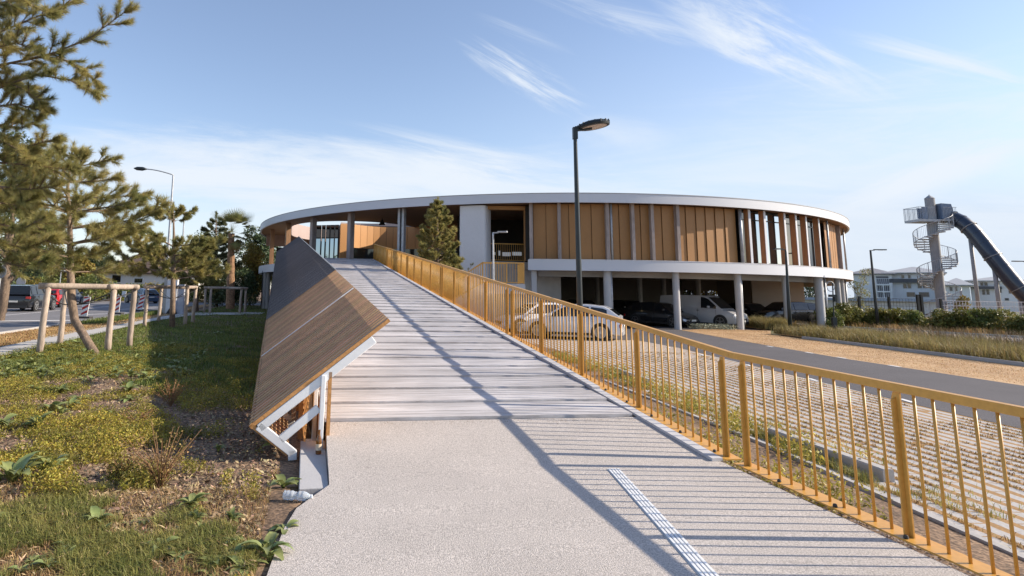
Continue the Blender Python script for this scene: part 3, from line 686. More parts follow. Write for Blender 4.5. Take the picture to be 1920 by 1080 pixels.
# glazing between deep timber fins
finx = [1406, 1434.5, 1472, 1493, 1512, 1535.5]
for x in finx:
    t = tpx(x, 440, .45); nn = nrm(t, .5); tdir = Vector((-nn.y, nn.x, 0))
    mb = MB(); c = ep(t, .42, 0)-nn*.165
    mb.box(Vector((c.x, c.y, (ZF+ZR)/2+.02)), (.16, .33, ZR-ZF-.02), math.atan2(nn.y, nn.x)+math.pi/2); fo = mb.build('fin', FIN, bl)
    mb = MB(); c = ep(t, .42, 0)+nn*.016; mb.box(Vector((c.x, c.y, (ZF+ZR)/2+.02)), (.17, .03, ZR-ZF-.02), math.atan2(nn.y, nn.x)+math.pi/2); mb.build('fin_cap', FASCIA, fo)
gx = [1388, 1406, 1434.5, 1472, 1493, 1512, 1535.5]
for a, b in zip(gx[:-1], gx[1:]):
    ta, tb = tpx(a, 440, .92), tpx(b, 440, .92); pa, pb_ = ep(ta, .92, 0), ep(tb, .92, 0)
    wf = MB(); 
    wf.bar(pa+Vector((0, 0, ZF+.08)), pb_+Vector((0, 0, ZF+.08)), .08, .09); wf.bar(pa+Vector((0, 0, ZR-.55)), pb_+Vector((0, 0, ZR-.55)), .08, .07)
    wf.bar(pa+Vector((0, 0, ZR-.06)), pb_+Vector((0, 0, ZR-.06)), .08, .1)
    wf.bar(pa+Vector((0, 0, ZF+.1)), pa+Vector((0, 0, ZR-.1)), .08, .06, (1, 0, 0)); wo = wf.build('window', DARK_STEEL, bl)
    mb = MB(); mid = ep((ta+tb)/2, 1.10, 0); dv = (pb_-pa).normalized(); nn = dv.cross(Vector((0, 0, 1)))
    mb.prism([pa+Vector((0, 0, ZF+.08)), pb_+Vector((0, 0, ZF+.08)), pb_+Vector((0, 0, ZR-.1)), pa+Vector((0, 0, ZR-.1))], nn*.012)
    mb.build('pane', GLASS_SKY if a in (1406, 1434.5) else glassy('pane_dark', (.10, .10, .10), .03, 1.), wo)
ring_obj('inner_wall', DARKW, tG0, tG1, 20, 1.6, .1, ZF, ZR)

# ---- portico columns on the left
for x, wd, m in ((657.5, .34, TIMBER_G), (587, .36, TIMBER_G), (540, .36, TIMBER), (511, .34, TIMBER)):
    mb = MB(); box_on(mb, tpx(x, 440, 1.0), 1.0, wd, .36, ZF-.2, ZR+.05); mb.build('column', m, bl)
mb = MB()
for x in (749.5, 757): 
    t = tpx(x, 430, .9); box_on(mb, t, .9, .16, .26, ZF-2.5, ZR+.05)
mb.build('steel_column', GALV, bl)
mb = MB(); box_on(mb, tpx(753.3, 430, .9), .92, .05, .14, ZF-2.5, ZR+.04); mb.build('steel_column', DARK_STEEL, bl)
# broad white lift tower with rounded corners
ta, tb = tpx(860, 470, .3), tpx(910, 470, .3); pa, pb_ = ep(ta, .3, 0), ep(tb, .3, 0); dv = (pb_-pa); L_ = dv.length; dv.normalize(); nn = Vector((dv.y, -dv.x, 0))
mb = MB(); rr = .22; dp = 1.5; pl = []
for cx_, cy_, a0 in ((L_-rr, rr, -90), (L_-rr, dp-rr, 0), (rr, dp-rr, 90), (rr, rr, 180)):
    for k in range(7): a = R(a0+15*k); pl.append(pa+dv*(cx_+rr*math.cos(a))-nn*(cy_+rr*math.sin(a))+Vector((0, 0, LOT-.1)))
mb.prism(pl, (0, 0, ZR+.05-LOT)); mb.build('lift_tower', mat('tower_white', (.60, .61, .64), .75, .05, .8, .1, 30, fine=.04, fscale=30), bl, auto=40)
# left: lit bronze panels between the first columns
panels([496, 500, 504.5], ZF+.06, ZR, ins=1.3)
# left wing inner walls: glazing with sky in it, orange panelled wall, wood ceiling light
def wall(x0, Y0, x1, Y1, z0, z1, m, name, th=.12, parent=bl, yy=440):
    a = at(x0, yy, Y0); b = at(x1, yy, Y1); dv = Vector((b.x-a.x, b.y-a.y, 0)).normalized(); nn = Vector((-dv.y, dv.x, 0))
    mb = MB(); mb.prism([Vector((a.x, a.y, z0)), Vector((b.x, b.y, z0)), Vector((b.x, b.y, z0))+nn*th, Vector((a.x, a.y, z0))+nn*th], (0, 0, z1-z0)); return mb.build(name, m, parent)
ORANGE = mat('orange_panel', (.50, .25, .09), .6, .06, .6, fine=.06, fscale=30)
xs_ = [638, 664, 676, 688.5, 700.5, 712.5, 724.5, 737, 750, 764, 780, 797, 815, 835, 862]
ys_ = [50.5+2.2*math.sin(i/13*math.pi)*1.0 for i in range(15)]
for i in range(14):
    wall(xs_[i]+.25, ys_[i], xs_[i+1]-.25, ys_[i+1], ZF+1.45 if i > 0 else ZF, ZR+.04, ORANGE, 'orange_panel')
wall(664, 52.6, 862, 50.6, ZF-.1, ZF+1.44, glassy('shop_glass', (.03, .032, .03), .05), 'low_glazing')
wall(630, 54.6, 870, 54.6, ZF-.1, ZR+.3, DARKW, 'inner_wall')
for i, (a, b) in enumerate(((592.5, 602), (603, 610), (611, 618.5), (619, 627), (627.5, 634.5))):
    w_ = wall(a, 51.6-.15*i, b, 51.5-.15*i, ZF, ZR, DARK_STEEL, 'window', th=.05)
    q = wall(a+.9, 51.54-.15*i, b-.9, 51.44-.15*i, ZF+.1, ZF+2.15, GLASS_SKY, 'pane', th=.02, parent=w_)
    q = wall(a+.9, 51.54-.15*i, b-.9, 51.44-.15*i, ZF+2.25, ZR-.1, glassy('pane_up', (.06, .05, .05), .05, 1.), 'pane', th=.02, parent=w_)
wall(634.8, 51.2, 638.2, 51.2, ZF, ZR, TIMBER_G, 'column', th=.3)
wall(500, 62, 600, 64, ZF+2.2, ZR+.05, mat('mauve_panel', (.30, .20, .16), .7), 'inner_wall')
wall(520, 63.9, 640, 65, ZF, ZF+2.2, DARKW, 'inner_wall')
# pendant lamp under the portico
pl_ = at(716.5, 415, 46); mb = MB(); mb.lathe([(.05, .30), (.07, .28), (.22, -.05), (.24, -.08)], (pl_.x, pl_.y, ZR-.38), 16); mb.tube([(pl_.x, pl_.y, ZR-.1), (pl_.x, pl_.y, ZR+.05)], .02, 6)
tag(mb.build('pendant_lamp', BLACKP), 'small black conical pendant lamp hanging under the entrance canopy', 'lamp')

# ---- stair notch between tower and right wing
wall(913, 38.9, 1051, 39.4, LOT-.05, ZF-.02, CONC, 'retaining_wall', th=.3, yy=500)
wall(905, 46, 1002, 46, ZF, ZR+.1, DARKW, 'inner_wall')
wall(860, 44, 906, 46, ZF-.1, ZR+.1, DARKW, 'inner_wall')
# timber frame at the notch's right side and head
mb = MB(); a = at(986.5, 430, 38.2); mb.box((a.x, a.y, (ZF+ZR)/2), (.22, .5, ZR-ZF)); mb.build('timber_frame', mat('honey_timber', (.42, .225, .09), .6, .15, 3, stretch=(1, 1, .1)), bl)
mb = MB(); b = at(913, 380, 38.2); mb.box(((a.x+b.x)/2, a.y, ZR-.12), (a.x-b.x, .4, .22)); mb.build('timber_frame', mat('honey_timber', (.42, .225, .09), .6, .15, 3, stretch=(.1, 1, 1)), bl)
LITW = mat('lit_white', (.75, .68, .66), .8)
a = at(914, 404, 44.5); b = at(939, 386, 44.5); mb = MB(); mb.prism([(a.x, 44.5, a.z), (b.x, 44.5, a.z-.1), (b.x, 44.5, b.z-.1), (a.x, 44.5, b.z)], (0, .1, 0)); mb.build('skylight_patch', LITW, bl)  # pale pink panel, the skylight's brightness painted as colour
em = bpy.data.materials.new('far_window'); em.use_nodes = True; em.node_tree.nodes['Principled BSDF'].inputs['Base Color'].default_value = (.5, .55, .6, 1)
em.node_tree.nodes['Principled BSDF'].inputs['Emission Color'].default_value = (.75, .8, .9, 1); em.node_tree.nodes['Principled BSDF'].inputs['Emission Strength'].default_value = .14  # faint glow stands in for daylight seen through the far windows
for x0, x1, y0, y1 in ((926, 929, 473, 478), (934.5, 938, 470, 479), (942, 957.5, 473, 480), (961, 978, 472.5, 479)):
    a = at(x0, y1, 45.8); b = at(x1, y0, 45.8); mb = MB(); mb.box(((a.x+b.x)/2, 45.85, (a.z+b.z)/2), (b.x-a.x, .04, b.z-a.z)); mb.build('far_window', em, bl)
# ---- floor balustrades of the building
def small_rail(name, label, pts, h=1.05, sp=.13, group=None, pw=.05):
    t = thing(name, label, 'railing', pts[0], group)
    tr = MB(); 
    for a, b in zip(pts[:-1], pts[1:]):
        a = Vector(a); b = Vector(b); tr.bar(a+Vector((0, 0, h)), b+Vector((0, 0, h)), .05, .05)
    tr.build('top_rail', GOLD, t); tr = MB()
    for a, b in zip(pts[:-1], pts[1:]): tr.bar(Vector(a)+Vector((0, 0, .06)), Vector(b)+Vector((0, 0, .06)), .05, .03)
    tr.build('bottom_rail', GOLD, t)
    tot = 0
    for a, b in zip(pts[:-1], pts[1:]):
        a = Vector(a); b = Vector(b); L = (b-a).length; nb = max(1, round(L/sp))
        for k in range(nb):
            q = a.lerp(b, k/nb); mb = MB()
            if k == 0: mb.box(q+Vector((0, 0, h/2)), (pw, pw, h)); mb.build('post', GOLD, t)
            else: mb.bar(q+Vector((0, 0, .06)), q+Vector((0, 0, h)), .018, .018); mb.build('baluster', GOLD, t)
    q = Vector(pts[-1]); mb = MB(); mb.box(q+Vector((0, 0, h/2)), (pw, pw, h)); mb.build('post', GOLD, t)
    return t
a = at(911, 490, 38.95); b = at(983, 490, 39.15)
small_rail('balustrade', 'golden balustrade on the first floor edge in the dark opening right of the white tower', [(a.x, 38.95, ZF), (b.x, 39.15, ZF)])
# ---- external stair: landing slab, sloped stringer, golden rail
st = thing('staircase', 'white concrete outdoor stair with a landing in front of the grey retaining wall', 'staircase', at(905, 560, 31))
Ys = 31.; lz1 = at(945, 532, Ys).z; xa, xb = at(905, 540, Ys).x, at(985, 540, Ys).x; xl = at(845, 570, Ys).x; zl = at(845, 566, Ys).z
mb = MB(); mb.box(((xa+xb)/2, Ys+1.0, lz1-.24), (xb-xa, 2.0, .48)); mb.build('landing', CONC_L, st)
for yo_ in (0, 1.8):
    mb = MB(); mb.prism([(xa, Ys+yo_, lz1), (xa, Ys+yo_, lz1-.48), (xl, Ys+yo_, zl-.45), (xl, Ys+yo_, zl)], (0, .18, 0)); mb.build('stringer', CONC_L, st)
nst = 9
for k in range(nst):
    f = (k+.5)/nst; mb = MB(); mb.box((xa+(xl-xa)*f, Ys+1, lz1-.06+(zl-lz1)*f), (abs(xa-xl)/nst*1.05, 1.6, .08)); mb.build('step', CONC, st)
mb = MB(); mb.box(((xa+xb)/2+.3, Ys+1.2, (LOT+lz1-.48)/2), (1.3, .3, lz1-.48-LOT)); mb.build('pier', CONC, st)
small_rail('balustrade', 'golden balustrade round the white stair landing beside the grey wall', [(xl+.2, Ys+.09, zl), (xa, Ys+.09, lz1), (xb-.05, Ys+.09, lz1), (xb-.05, Ys+1.9, lz1)], h=1.0)
small_rail('balustrade', 'short golden balustrade climbing behind the stair landing to the white tower', [(xl+.6, Ys+1.9, zl+.2), (xa+.2, Ys+1.9, lz1), (xa+1.4, Ys+1.9, lz1)], h=1.05)

# ---- car park level: round concrete columns, walls with gaps
for x, y, rr, Yo in ((1268.5, 560, .19, 0), (1385, 560, .19, 0), (1474, 560, .17, 0), (1537.5, 570, .26, 0), (1573, 570, .17, 0), (1581, 570, .17, 0), (1139.5, 560, .21, 0)):
    t = tpx(x, y, .55); c = ep(t, .55, 0); mb = MB(); mb.tube([(c.x, c.y, LOT-.1), (c.x, c.y, ZB+.12)], rr, 18); mb.build('column', CONC_L, bl, auto=40)
mb = MB(); c = ep(tpx(1001, 540, .5), .5, 0); mb.box((c.x, c.y, (LOT+ZB)/2), (.28, .3, ZB-LOT+.2)); mb.build('column', CONC_L, bl)
for x in (1147, 1391, 1549, 1587.5):
    t = tpx(x, 560, .5); c = ep(t, .5, 0); mb = MB(); mb.tube([(c.x, c.y, LOT), (c.x, c.y, ZB+.1)], .07, 8); mb.build('downpipe', GALV, bl, smooth=True)
for x in (492, 497, 503): 
    c = at(x, 530, 54); mb = MB(); mb.tube([(c.x, c.y, -.1), (c.x, c.y, ZB+.2)], .17 if x != 492 else .05, 12); mb.build('column', CONC if x != 492 else DARK_STEEL, bl, auto=40)
for x, Y in ((1200, 50), (1245, 54), (1310, 52), (1120, 55)):
    c = at(x, 560, Y); mb = MB(); mb.tube([(c.x, c.y, LOT), (c.x, c.y, ZB+.12)], .2, 12); mb.build('column', CONC, bl, auto=40)
DIMC = mat('car_park_wall', (.13, .125, .115), .9, .1, .5)  # dim copy of the concrete, car park shade put into its colour
for x0, Y0, x1, Y1, m, nm in ((1050, 41, 1052, 60, DIMC, 'car_park_wall'), (1052, 60, 1281, 62, DIMC, 'car_park_wall'), (1346, 60, 1412, 58, DIMC, 'car_park_wall'), (1411, 54, 1509, 53, mat('sunlit_concrete', (.42, .38, .34), .85, .08, .6, fine=.05), 'car_park_wall')):  # the sunlit copy has the sun's warmer, lighter tone in its colour
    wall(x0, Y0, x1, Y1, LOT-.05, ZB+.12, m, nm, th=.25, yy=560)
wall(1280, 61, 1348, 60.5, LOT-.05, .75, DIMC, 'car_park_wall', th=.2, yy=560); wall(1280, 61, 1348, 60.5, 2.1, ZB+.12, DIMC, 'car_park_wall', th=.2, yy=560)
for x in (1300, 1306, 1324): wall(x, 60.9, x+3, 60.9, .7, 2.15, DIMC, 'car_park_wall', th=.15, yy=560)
# under-ramp enclosure on the left
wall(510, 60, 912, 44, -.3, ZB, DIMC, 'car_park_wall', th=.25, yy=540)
# ceiling light strip near the entrance
a = at(1052.5, 513, 40.5); mb = MB(); mb.box((a.x, 40.5, ZB-.0), (.55, .12, .05))
lm = bpy.data.materials.new('lamp_glow'); lm.use_nodes = True; lm.node_tree.nodes['Principled BSDF'].inputs['Emission Color'].default_value = (1, .8, .45, 1); lm.node_tree.nodes['Principled BSDF'].inputs['Emission Strength'].default_value = 2.5
lo = mb.build('ceiling_lamp', lm); tag(lo, 'small warm lit ceiling lamp over the parking entrance by the grey wall', 'ceiling lamp')
a = at(924, 382.5, 39.5); mb = MB(); mb.box((a.x, 39.5, ZR-.03), (.55, .3, .05)); tag(mb.build('ceiling_lamp', LITW), 'pale ceiling lamp under the roof edge right of the white tower', 'ceiling lamp')
# ------------------------------------------------------------------ lamps
def led_lamp(label, base, top_z, head, arm, name='street_lamp', r0=.075, r1=.045, disc=False, m=DARK_STEEL, lean=(0, 0), cat='street lamp'):
    base = Vector(base); t = thing(name, label, cat, base); tp_ = Vector((base.x+lean[0], base.y+lean[1], top_z))
    mb = MB(); mb.tube([base, base.lerp(tp_, .3), base.lerp(tp_, .97), tp_], [r0, r0*.92, r1, r1], 14); mb.build('pole', m, t, smooth=True)
    mb = MB(); mb.lathe([(r0*2.2, 0), (r0*2.2, .02), (r0*1.2, .03)], base, 14); mb.build('base_flange', m, t)
    hd = Vector((head[0], head[1], 0)).normalized()
    if disc:
        mb = MB(); mb.box(tp_+Vector((0, 0, -.08)), (.085, .085, .22)); mb.bar(tp_+Vector((0, 0, 0.0)), tp_+hd*.30+Vector((0, 0, .03)), .07, .09); mb.build('bracket', m, t)
        tilt = Matrix.Rotation(R(-9), 3, hd.cross(Vector((0, 0, 1))).normalized() * -1)
        c = tp_+hd*(.14+arm/2)+Vector((0, 0, .06))
        # oval head: lathe stretched along the arm
        prof = [(0.0001, .075), (.18, .07), (.235, .045), (.255, .0), (.245, -.03), (.20, -.035)]
        n = 32; mb = MB(); V = []; Fc = []; u_ = hd; v_ = Vector((0, 0, 1)).cross(hd)
        for r_, z in prof:
            for j in range(n): a = TAU*j/n; V.append(c+tilt @ (u_*r_*1.15*math.cos(a)+v_*r_*math.sin(a)+Vector((0, 0, z))))
        for i in range(len(prof)-1):
            for j in range(n): Fc.append((i*n+j, i*n+(j+1) % n, (i+1)*n+(j+1) % n, (i+1)*n+j))
        mb.add(V, Fc); h = mb.build('lamp_head', m, t, auto=35)
        mb = MB(); V = [c+tilt @ (u_*.20*1.15*math.cos(TAU*j/n)+v_*.20*math.sin(TAU*j/n)+Vector((0, 0, -.034))) for j in range(n)]; mb.prism(V, (0, 0, .012)); mb.build('lens', mat('lens_cream', (.62, .53, .46), .5, .08, 12.), h)
        mb = MB()
        for j in range(16):
            a = TAU*j/16-.8; q = c+tilt @ (u_*.245*1.15*math.cos(a)+v_*.245*math.sin(a)+Vector((0, 0, .03))); mb.box(q, (.02, .02, .05), a)
        mb.build('cooling_fin', m, h)
    else:
        mb = MB(); mb.bar(tp_-hd*.03+Vector((0, 0, -.02)), tp_+hd*.25+Vector((0, 0, .0)), .05, .05); mb.build('bracket', m, t)
        mb = MB(); p = tp_+hd*.2; q = tp_+hd*(.2+arm); s_ = Vector((0, 0, 1)).cross(hd)
        mb.prism([p+s_*.05, q+s_*.12, q+hd*.03+s_*.08, q+hd*.03-s_*.08, q-s_*.12, p-s_*.05], (0, 0, .06)); h = mb.build('lamp_head', m, t)
        mb = MB(); mb.box(p.lerp(q, .62)-Vector((0, 0, .004)), (.26, .14, .008), math.atan2(hd.y, hd.x)); mb.build('lens', mat('lens_pale', (.5, .5, .48), .4), h)
    return t
b = at(1091, 700, 11.5); tz = at(1078, 240, 11.5)
led_lamp('tall dark lamp post with a round flat head behind the golden railing', (b.x, 11.5, LOT), tz.z-.02, (1, -.15), .40, disc=True, lean=(tz.x-b.x, 0), r0=.058, r1=.034)
b = at(925.5, 540, 28); led_lamp('slim grey lamp post in front of the dark opening beside the white tower', (b.x, 28, LOT), at(925, 436, 28).z, (1, -.2), .40, m=GALV, r0=.06, r1=.04, lean=(-.02, 0))
b = at(1480, 595, 36.5); led_lamp('dark lamp post in front of the right wing, its arm pointing left', (b.x, 36.5, LOT), at(1473, 468, 36.5).z, (-1, -.1), .5, r0=.11, r1=.05, lean=(at(1473, 468, 36.5).x-b.x, 0))
b = at(1645, 600, 41); led_lamp('black lamp post in the hedge between building and slide tower, arm pointing right', (b.x, 41, LOT), at(1632, 469, 41).z, (1, -.1), .72, r0=.10, r1=.055, lean=(at(1632, 469, 41).x-b.x, 0))
b = at(1936, 560, 44); tpz = at(1932, 491, 44); led_lamp('lamp head reaching in from the right picture edge, its post out of frame', (b.x, 44, LOT), tpz.z, (-1, 0), .8)
def tall_lamp(label, px_b, px_t, py_t, arm_px, arm_py, Y):
    b = at(px_b, 560, Y); t_ = at(px_t, py_t, Y); e = at(arm_px, arm_py, Y); t = thing('street_lamp', label, 'street lamp', (b.x, Y, 0), group='tall curved street lamps on the left road')
    mb = MB(); mb.tube([(b.x, Y, 0), (b.x, Y, 2.2), (t_.x, Y, t_.z-.05), (t_.x, Y, t_.z)], [.11, .10, .055, .05], 10); mb.build('pole', GALV, t, smooth=True)
    pts = []
    for k in range(9):
        f = k/8; pts.append((t_.x+(e.x-t_.x)*f*.68, Y, t_.z+(e.z-t_.z)*.9*math.sin(f*1.45)))
    mb = MB(); mb.tube(pts, .035, 8); mb.build('arm', GALV, t, smooth=True)
    p = Vector(pts[-1]); q = Vector((e.x, Y, e.z)); mb = MB(); mb.tube([p, p.lerp(q, .3), p.lerp(q, .75), q], [.05, .13, .12, .03], 10); mb.build('lamp_head', DARK_STEEL, t, smooth=True)
tall_lamp('tall grey street lamp, taller of the two with a long curved arm', 309, 325, 328, 251, 315.5, 41)
tall_lamp('second tall street lamp, lower in the picture behind the staked pine', 336, 346, 397, 299, 383.5, 60)

# ------------------------------------------------------------------ stake frames
def pole_mb(mb, p, q, r_, rnd, n=9):
    p = Vector(p); q = Vector(q); pts = []; rad = []
    for k in range(6):
        f = k/5; pts.append(p.lerp(q, f)+Vector((rnd.uniform(-1, 1), rnd.uniform(-1, 1), 0))*.012); rad.append(r_*(1-.12*f)*rnd.uniform(.93, 1.07))
    mb.tube(pts, rad, n)
def stake_frame(label, posts, h, r_=.06, seed=1, rails=((0, 2), (2, 3)), extra=True, trunk=None, zt=None):
    rnd = random.Random(seed); c = sum((Vector(p) for p in posts), Vector())/len(posts)
    t = thing('stake_frame', label, 'tree stake frame', (c.x, c.y, 0), group='round wooden stake frames supporting trees')
    for p in posts:
        mb = MB(); pole_mb(mb, (p[0], p[1], -.1), (p[0]+rnd.uniform(-.03, .05), p[1], h), r_, rnd); mb.build('stake', STAKE, t, smooth=True)
    for a, b in rails:
        p, q = Vector(posts[a]), Vector(posts[b]); e = (q-p).normalized()*.14
        mb = MB(); pole_mb(mb, (p.x-e.x, p.y-e.y-.04, h+.03), (q.x+e.x, q.y+e.y-.04, h+.03), r_*1.0, rnd); mb.build('crossbar', STAKE, t, smooth=True)
    if trunk is not None:
        for a in range(len(posts)):
            p = Vector(posts[a]); T = Vector((trunk[0], trunk[1], 0)); mb = MB(); pts = []
            for k in range(9):
                f = k/8; pts.append((p.x+(T.x-p.x)*f, p.y+(T.y-p.y)*f-.05, h-.12-.33*math.sin(f*1.5)))
            mb.tube(pts, .016, 6); mb.build('tie_strap', BLACKP, t, smooth=True)
    return t
Y1 = 16.4
P1 = [gz(73, 664, -.03), gz(113, 646, -.03), gz(201, 659, -.03), gz(242, 652, -.03)]
TR1 = at(131, 560, 16.9)
stake_frame('nearest stake frame round the bent pine trunk, four thick posts and a long rail', P1, 1.60, .082, 2, rails=((0, 2), (2, 3), (1, 3)), trunk=(TR1.x, TR1.y))
P2 = [gz(271, 611, 0), gz(297, 602, 0), gz(347, 608, 0), gz(361, 605, 0)]
stake_frame('middle stake frame round the second pine beside the white board', P2, 1.62, .085, 3, rails=((0, 2), (2, 3), (1, 3)), trunk=at(323, 560, 27.5))
P3 = [gz(383, 585, 0), gz(393, 588, 0), gz(449, 588, 0), gz(459, 586, 0)]
stake_frame('farthest stake frame in the shade round the palm', P3, 1.62, .085, 4, rails=((0, 2), (2, 3), (1, 3)))

# ------------------------------------------------------------------ cars
def car(name, label, loc, rz, L=4.2, W=1.78, H=1.48, paintm=None, kind='hatch', rim=RIM, group=None, plate=True):
    """built pointing to +X, centred at the origin; sections lofted front to back"""
    t = thing(name, label, 'van' if kind == 'van' else 'car', loc, group, rz)
    hl = L/2; w2 = W/2
    if kind == 'hatch': belt = [(-1, .62, .92), (-.97, .70, .97), (-.80, .93, 1), (-.55, .95, 1), (0, .93, 1), (.45, .90, 1), (.55, .87, 1), (.80, .74, .98), (.93, .62, .90), (1, .42, .74)]
    elif kind == 'suv': belt = [(-1, .75, .90), (-.97, .95, .97), (-.80, 1.04, 1), (-.4, 1.04, 1), (0, 1.03, 1), (.40, 1.02, 1), (.52, 1.0, 1), (.80, .92, .98), (.93, .80, .92), (1, .50, .78)]
    elif kind == 'van': belt = [(-1, 1.0, .95), (-.97, 1.1, .97), (-.8, 1.15, 1), (-.4, 1.15, 1), (0, 1.15, 1), (.42, 1.12, 1), (.60, 1.08, 1), (.82, .98, .98), (.95, .82, .92), (1, .55, .80)]
    else: belt = [(-1, .66, .90), (-.97, .86, .95), (-.80, .93, 1), (-.5, .94, 1), (0, .92, 1), (.4, .90, 1), (.50, .88, 1), (.80, .76, .98), (.93, .66, .92), (1, .45, .76)]
    zb = .20; V = []; Fc = []; n = 10
    for f, zt, wf in belt:
        x = f*hl; w_ = w2*wf; lowz = zb+(.12 if abs(f) == 1 else 0)
        zt = max(zt, lowz+.15)
        for (yy, zz) in ((-.72, lowz), (-.96, lowz+.06), (-1, lowz+(zt-lowz)*.45), (-.985, lowz+(zt-lowz)*.78), (-.93, zt), (.93, zt), (.985, lowz+(zt-lowz)*.78), (1, lowz+(zt-lowz)*.45), (.96, lowz+.06), (.72, lowz)):
            V.append((x, yy*w_, zz))
    m = len(belt)
    for i in range(m-1):
        for j in range(n): Fc.append((i*n+j, (i+1)*n+j, (i+1)*n+(j+1) % n, i*n+(j+1) % n))
    Fc.append(tuple(range(n))); Fc.append(tuple((m-1)*n+j for j in range(n))[::-1])
    mb = MB(); mb.add(V, Fc)
    # roof panel
    if kind == 'hatch': ca = [(-.965, .97), (-.76, H-.17), (-.66, H-.08), (-.32, H), (.02, H-.02), (.15, H-.08), (.52, .89)]; 
    elif kind == 'suv': ca = [(-.95, 1.05), (-.82, H-.09), (-.35, H), (.05, H-.02), (.14, H-.07), (.46, 1.03)]
    elif kind == 'van': ca = [(-.985, 1.12), (-.96, H-.05), (-.5, H), (.18, H-.01), (.30, H-.08), (.66, 1.08)]
    else: ca = [(-.80, .93), (-.50, H-.10), (-.25, H), (.05, H-.02), (.14, H-.07), (.46, .90)]
    def beltz(f):
        for a, b in zip(belt[:-1], belt[1:]):
            if a[0] <= f <= b[0]: k = (f-a[0])/(b[0]-a[0]); return a[1]+(b[1]-a[1])*k
        return belt[0][1]
    bw = .905*w2; rw = .70*w2 if kind not in ('van',) else .82*w2
    V = []; Fc = []
    zbase = beltz(0)
    def wid(z): k = max(0, min(1, (z-zbase)/(H-zbase))); return bw+(rw-bw)*k
    k_ = len(ca)
    for f, z in ca: V += [(f*hl, -wid(z), z), (f*hl, wid(z), z)]
    top = []
    for i in range(k_-1): top.append((2*i, 2*i+2, 2*i+3, 2*i+1))
    # cabin body: side faces down to the belt line
    base = len(V)
    for f, z in ca: zz = min(z, beltz(f))-.03; V += [(f*hl, -bw, zz), (f*hl, bw, zz)]
    for i in range(k_-1):
        a = 2*i; Fc.append((a, base+a, base+a+2, a+2)); Fc.append((a+1, a+3, base+a+3, base+a+1))
    Fc += [top[i] for i in range(len(top))]
    mb.add(V, Fc)
    pm = paintm or paint('car_paint', (.7, .71, .73))
    body = mb.build('body', pm, t, world=False, auto=32); bv = body.modifiers.new('b', 'BEVEL'); bv.width = .025; bv.segments = 2; bv.limit_method = 'ANGLE'; bv.angle_limit = R(35)
    # glass: windscreen, rear window, side windows, proud of the body by a few mm
    def gpan(nm, pts, nvec, m_=GLASS_D):
        g_ = MB(); nv = Vector(nvec).normalized()*.012; g_.prism([Vector(p)+nv*.3 for p in pts], nv); return g_.build(nm, m_, t, world=False)
    def lerp(a, b, k): return tuple(a[i]+(b[i]-a[i])*k for i in range(len(a)))
    (fa, za), (fb, zb2) = ca[-2], ca[-1]
    def wsp(k, sgn, inset): f, z = lerp((fa, za), (fb, zb2), k); return (f*hl, sgn*(wid(z)-inset), z)
    nv = Vector((za-zb2, 0, (fb-fa)*hl))
    gpan('windscreen', [wsp(.06, -1, .07), wsp(.93, -1, .06), wsp(.93, 1, .06), wsp(.06, 1, .07)], nv)
    (fr, zr_), (fq, zq) = (ca[0], ca[1])
    def rwp(k, sgn): f, z = lerp((fr, zr_), (fq, zq), k); return (f*hl, sgn*(wid(z)-.10), z)
    if kind != 'van': gpan('rear_window', [rwp(.15, -1), rwp(.15, 1), rwp(.92, 1), rwp(.92, -1)], Vector((-(zq-zr_), 0, (fq-fr)*hl)))
    else: gpan('rear_window', [rwp(.35, -1), rwp(.35, 1), rwp(.9, 1), rwp(.9, -1)], Vector((-1, 0, .02)))
    def topz(f):
        for a, b in zip(ca[:-1], ca[1:]):
            if a[0] <= f <= b[0]: k = (f-a[0])/(b[0]-a[0]); return a[1]+(b[1]-a[1])*k
        return 0
    wins = {'hatch': [(-.72, -.42), (-.38, -.02), (.02, .40)], 'suv': [(-.84, -.52), (-.47, -.04), (.0, .38)], 'van': [(.14, .52)], 'sedan': [(-.58, -.40), (-.36, -.02), (.02, .36)]}[kind]
    for sgn in (-1, 1):
        for f0, f1 in wins:
            pts = []; fsb = np.linspace(f0, f1, 5)
            lo = [(f, beltz(f)+.02) for f in fsb]; hi = [(f, max(topz(f)-.09, beltz(f)+.03)) for f in fsb[::-1]]
            for f, z in lo+hi: pts.append((f*hl, sgn*wid(z), z))
            nv = Vector((0, sgn, .25)); gpan('side_window', pts if sgn < 0 else pts[::-1], nv)
    # wheels
    wr = .33 if kind in ('hatch', 'sedan') else .37
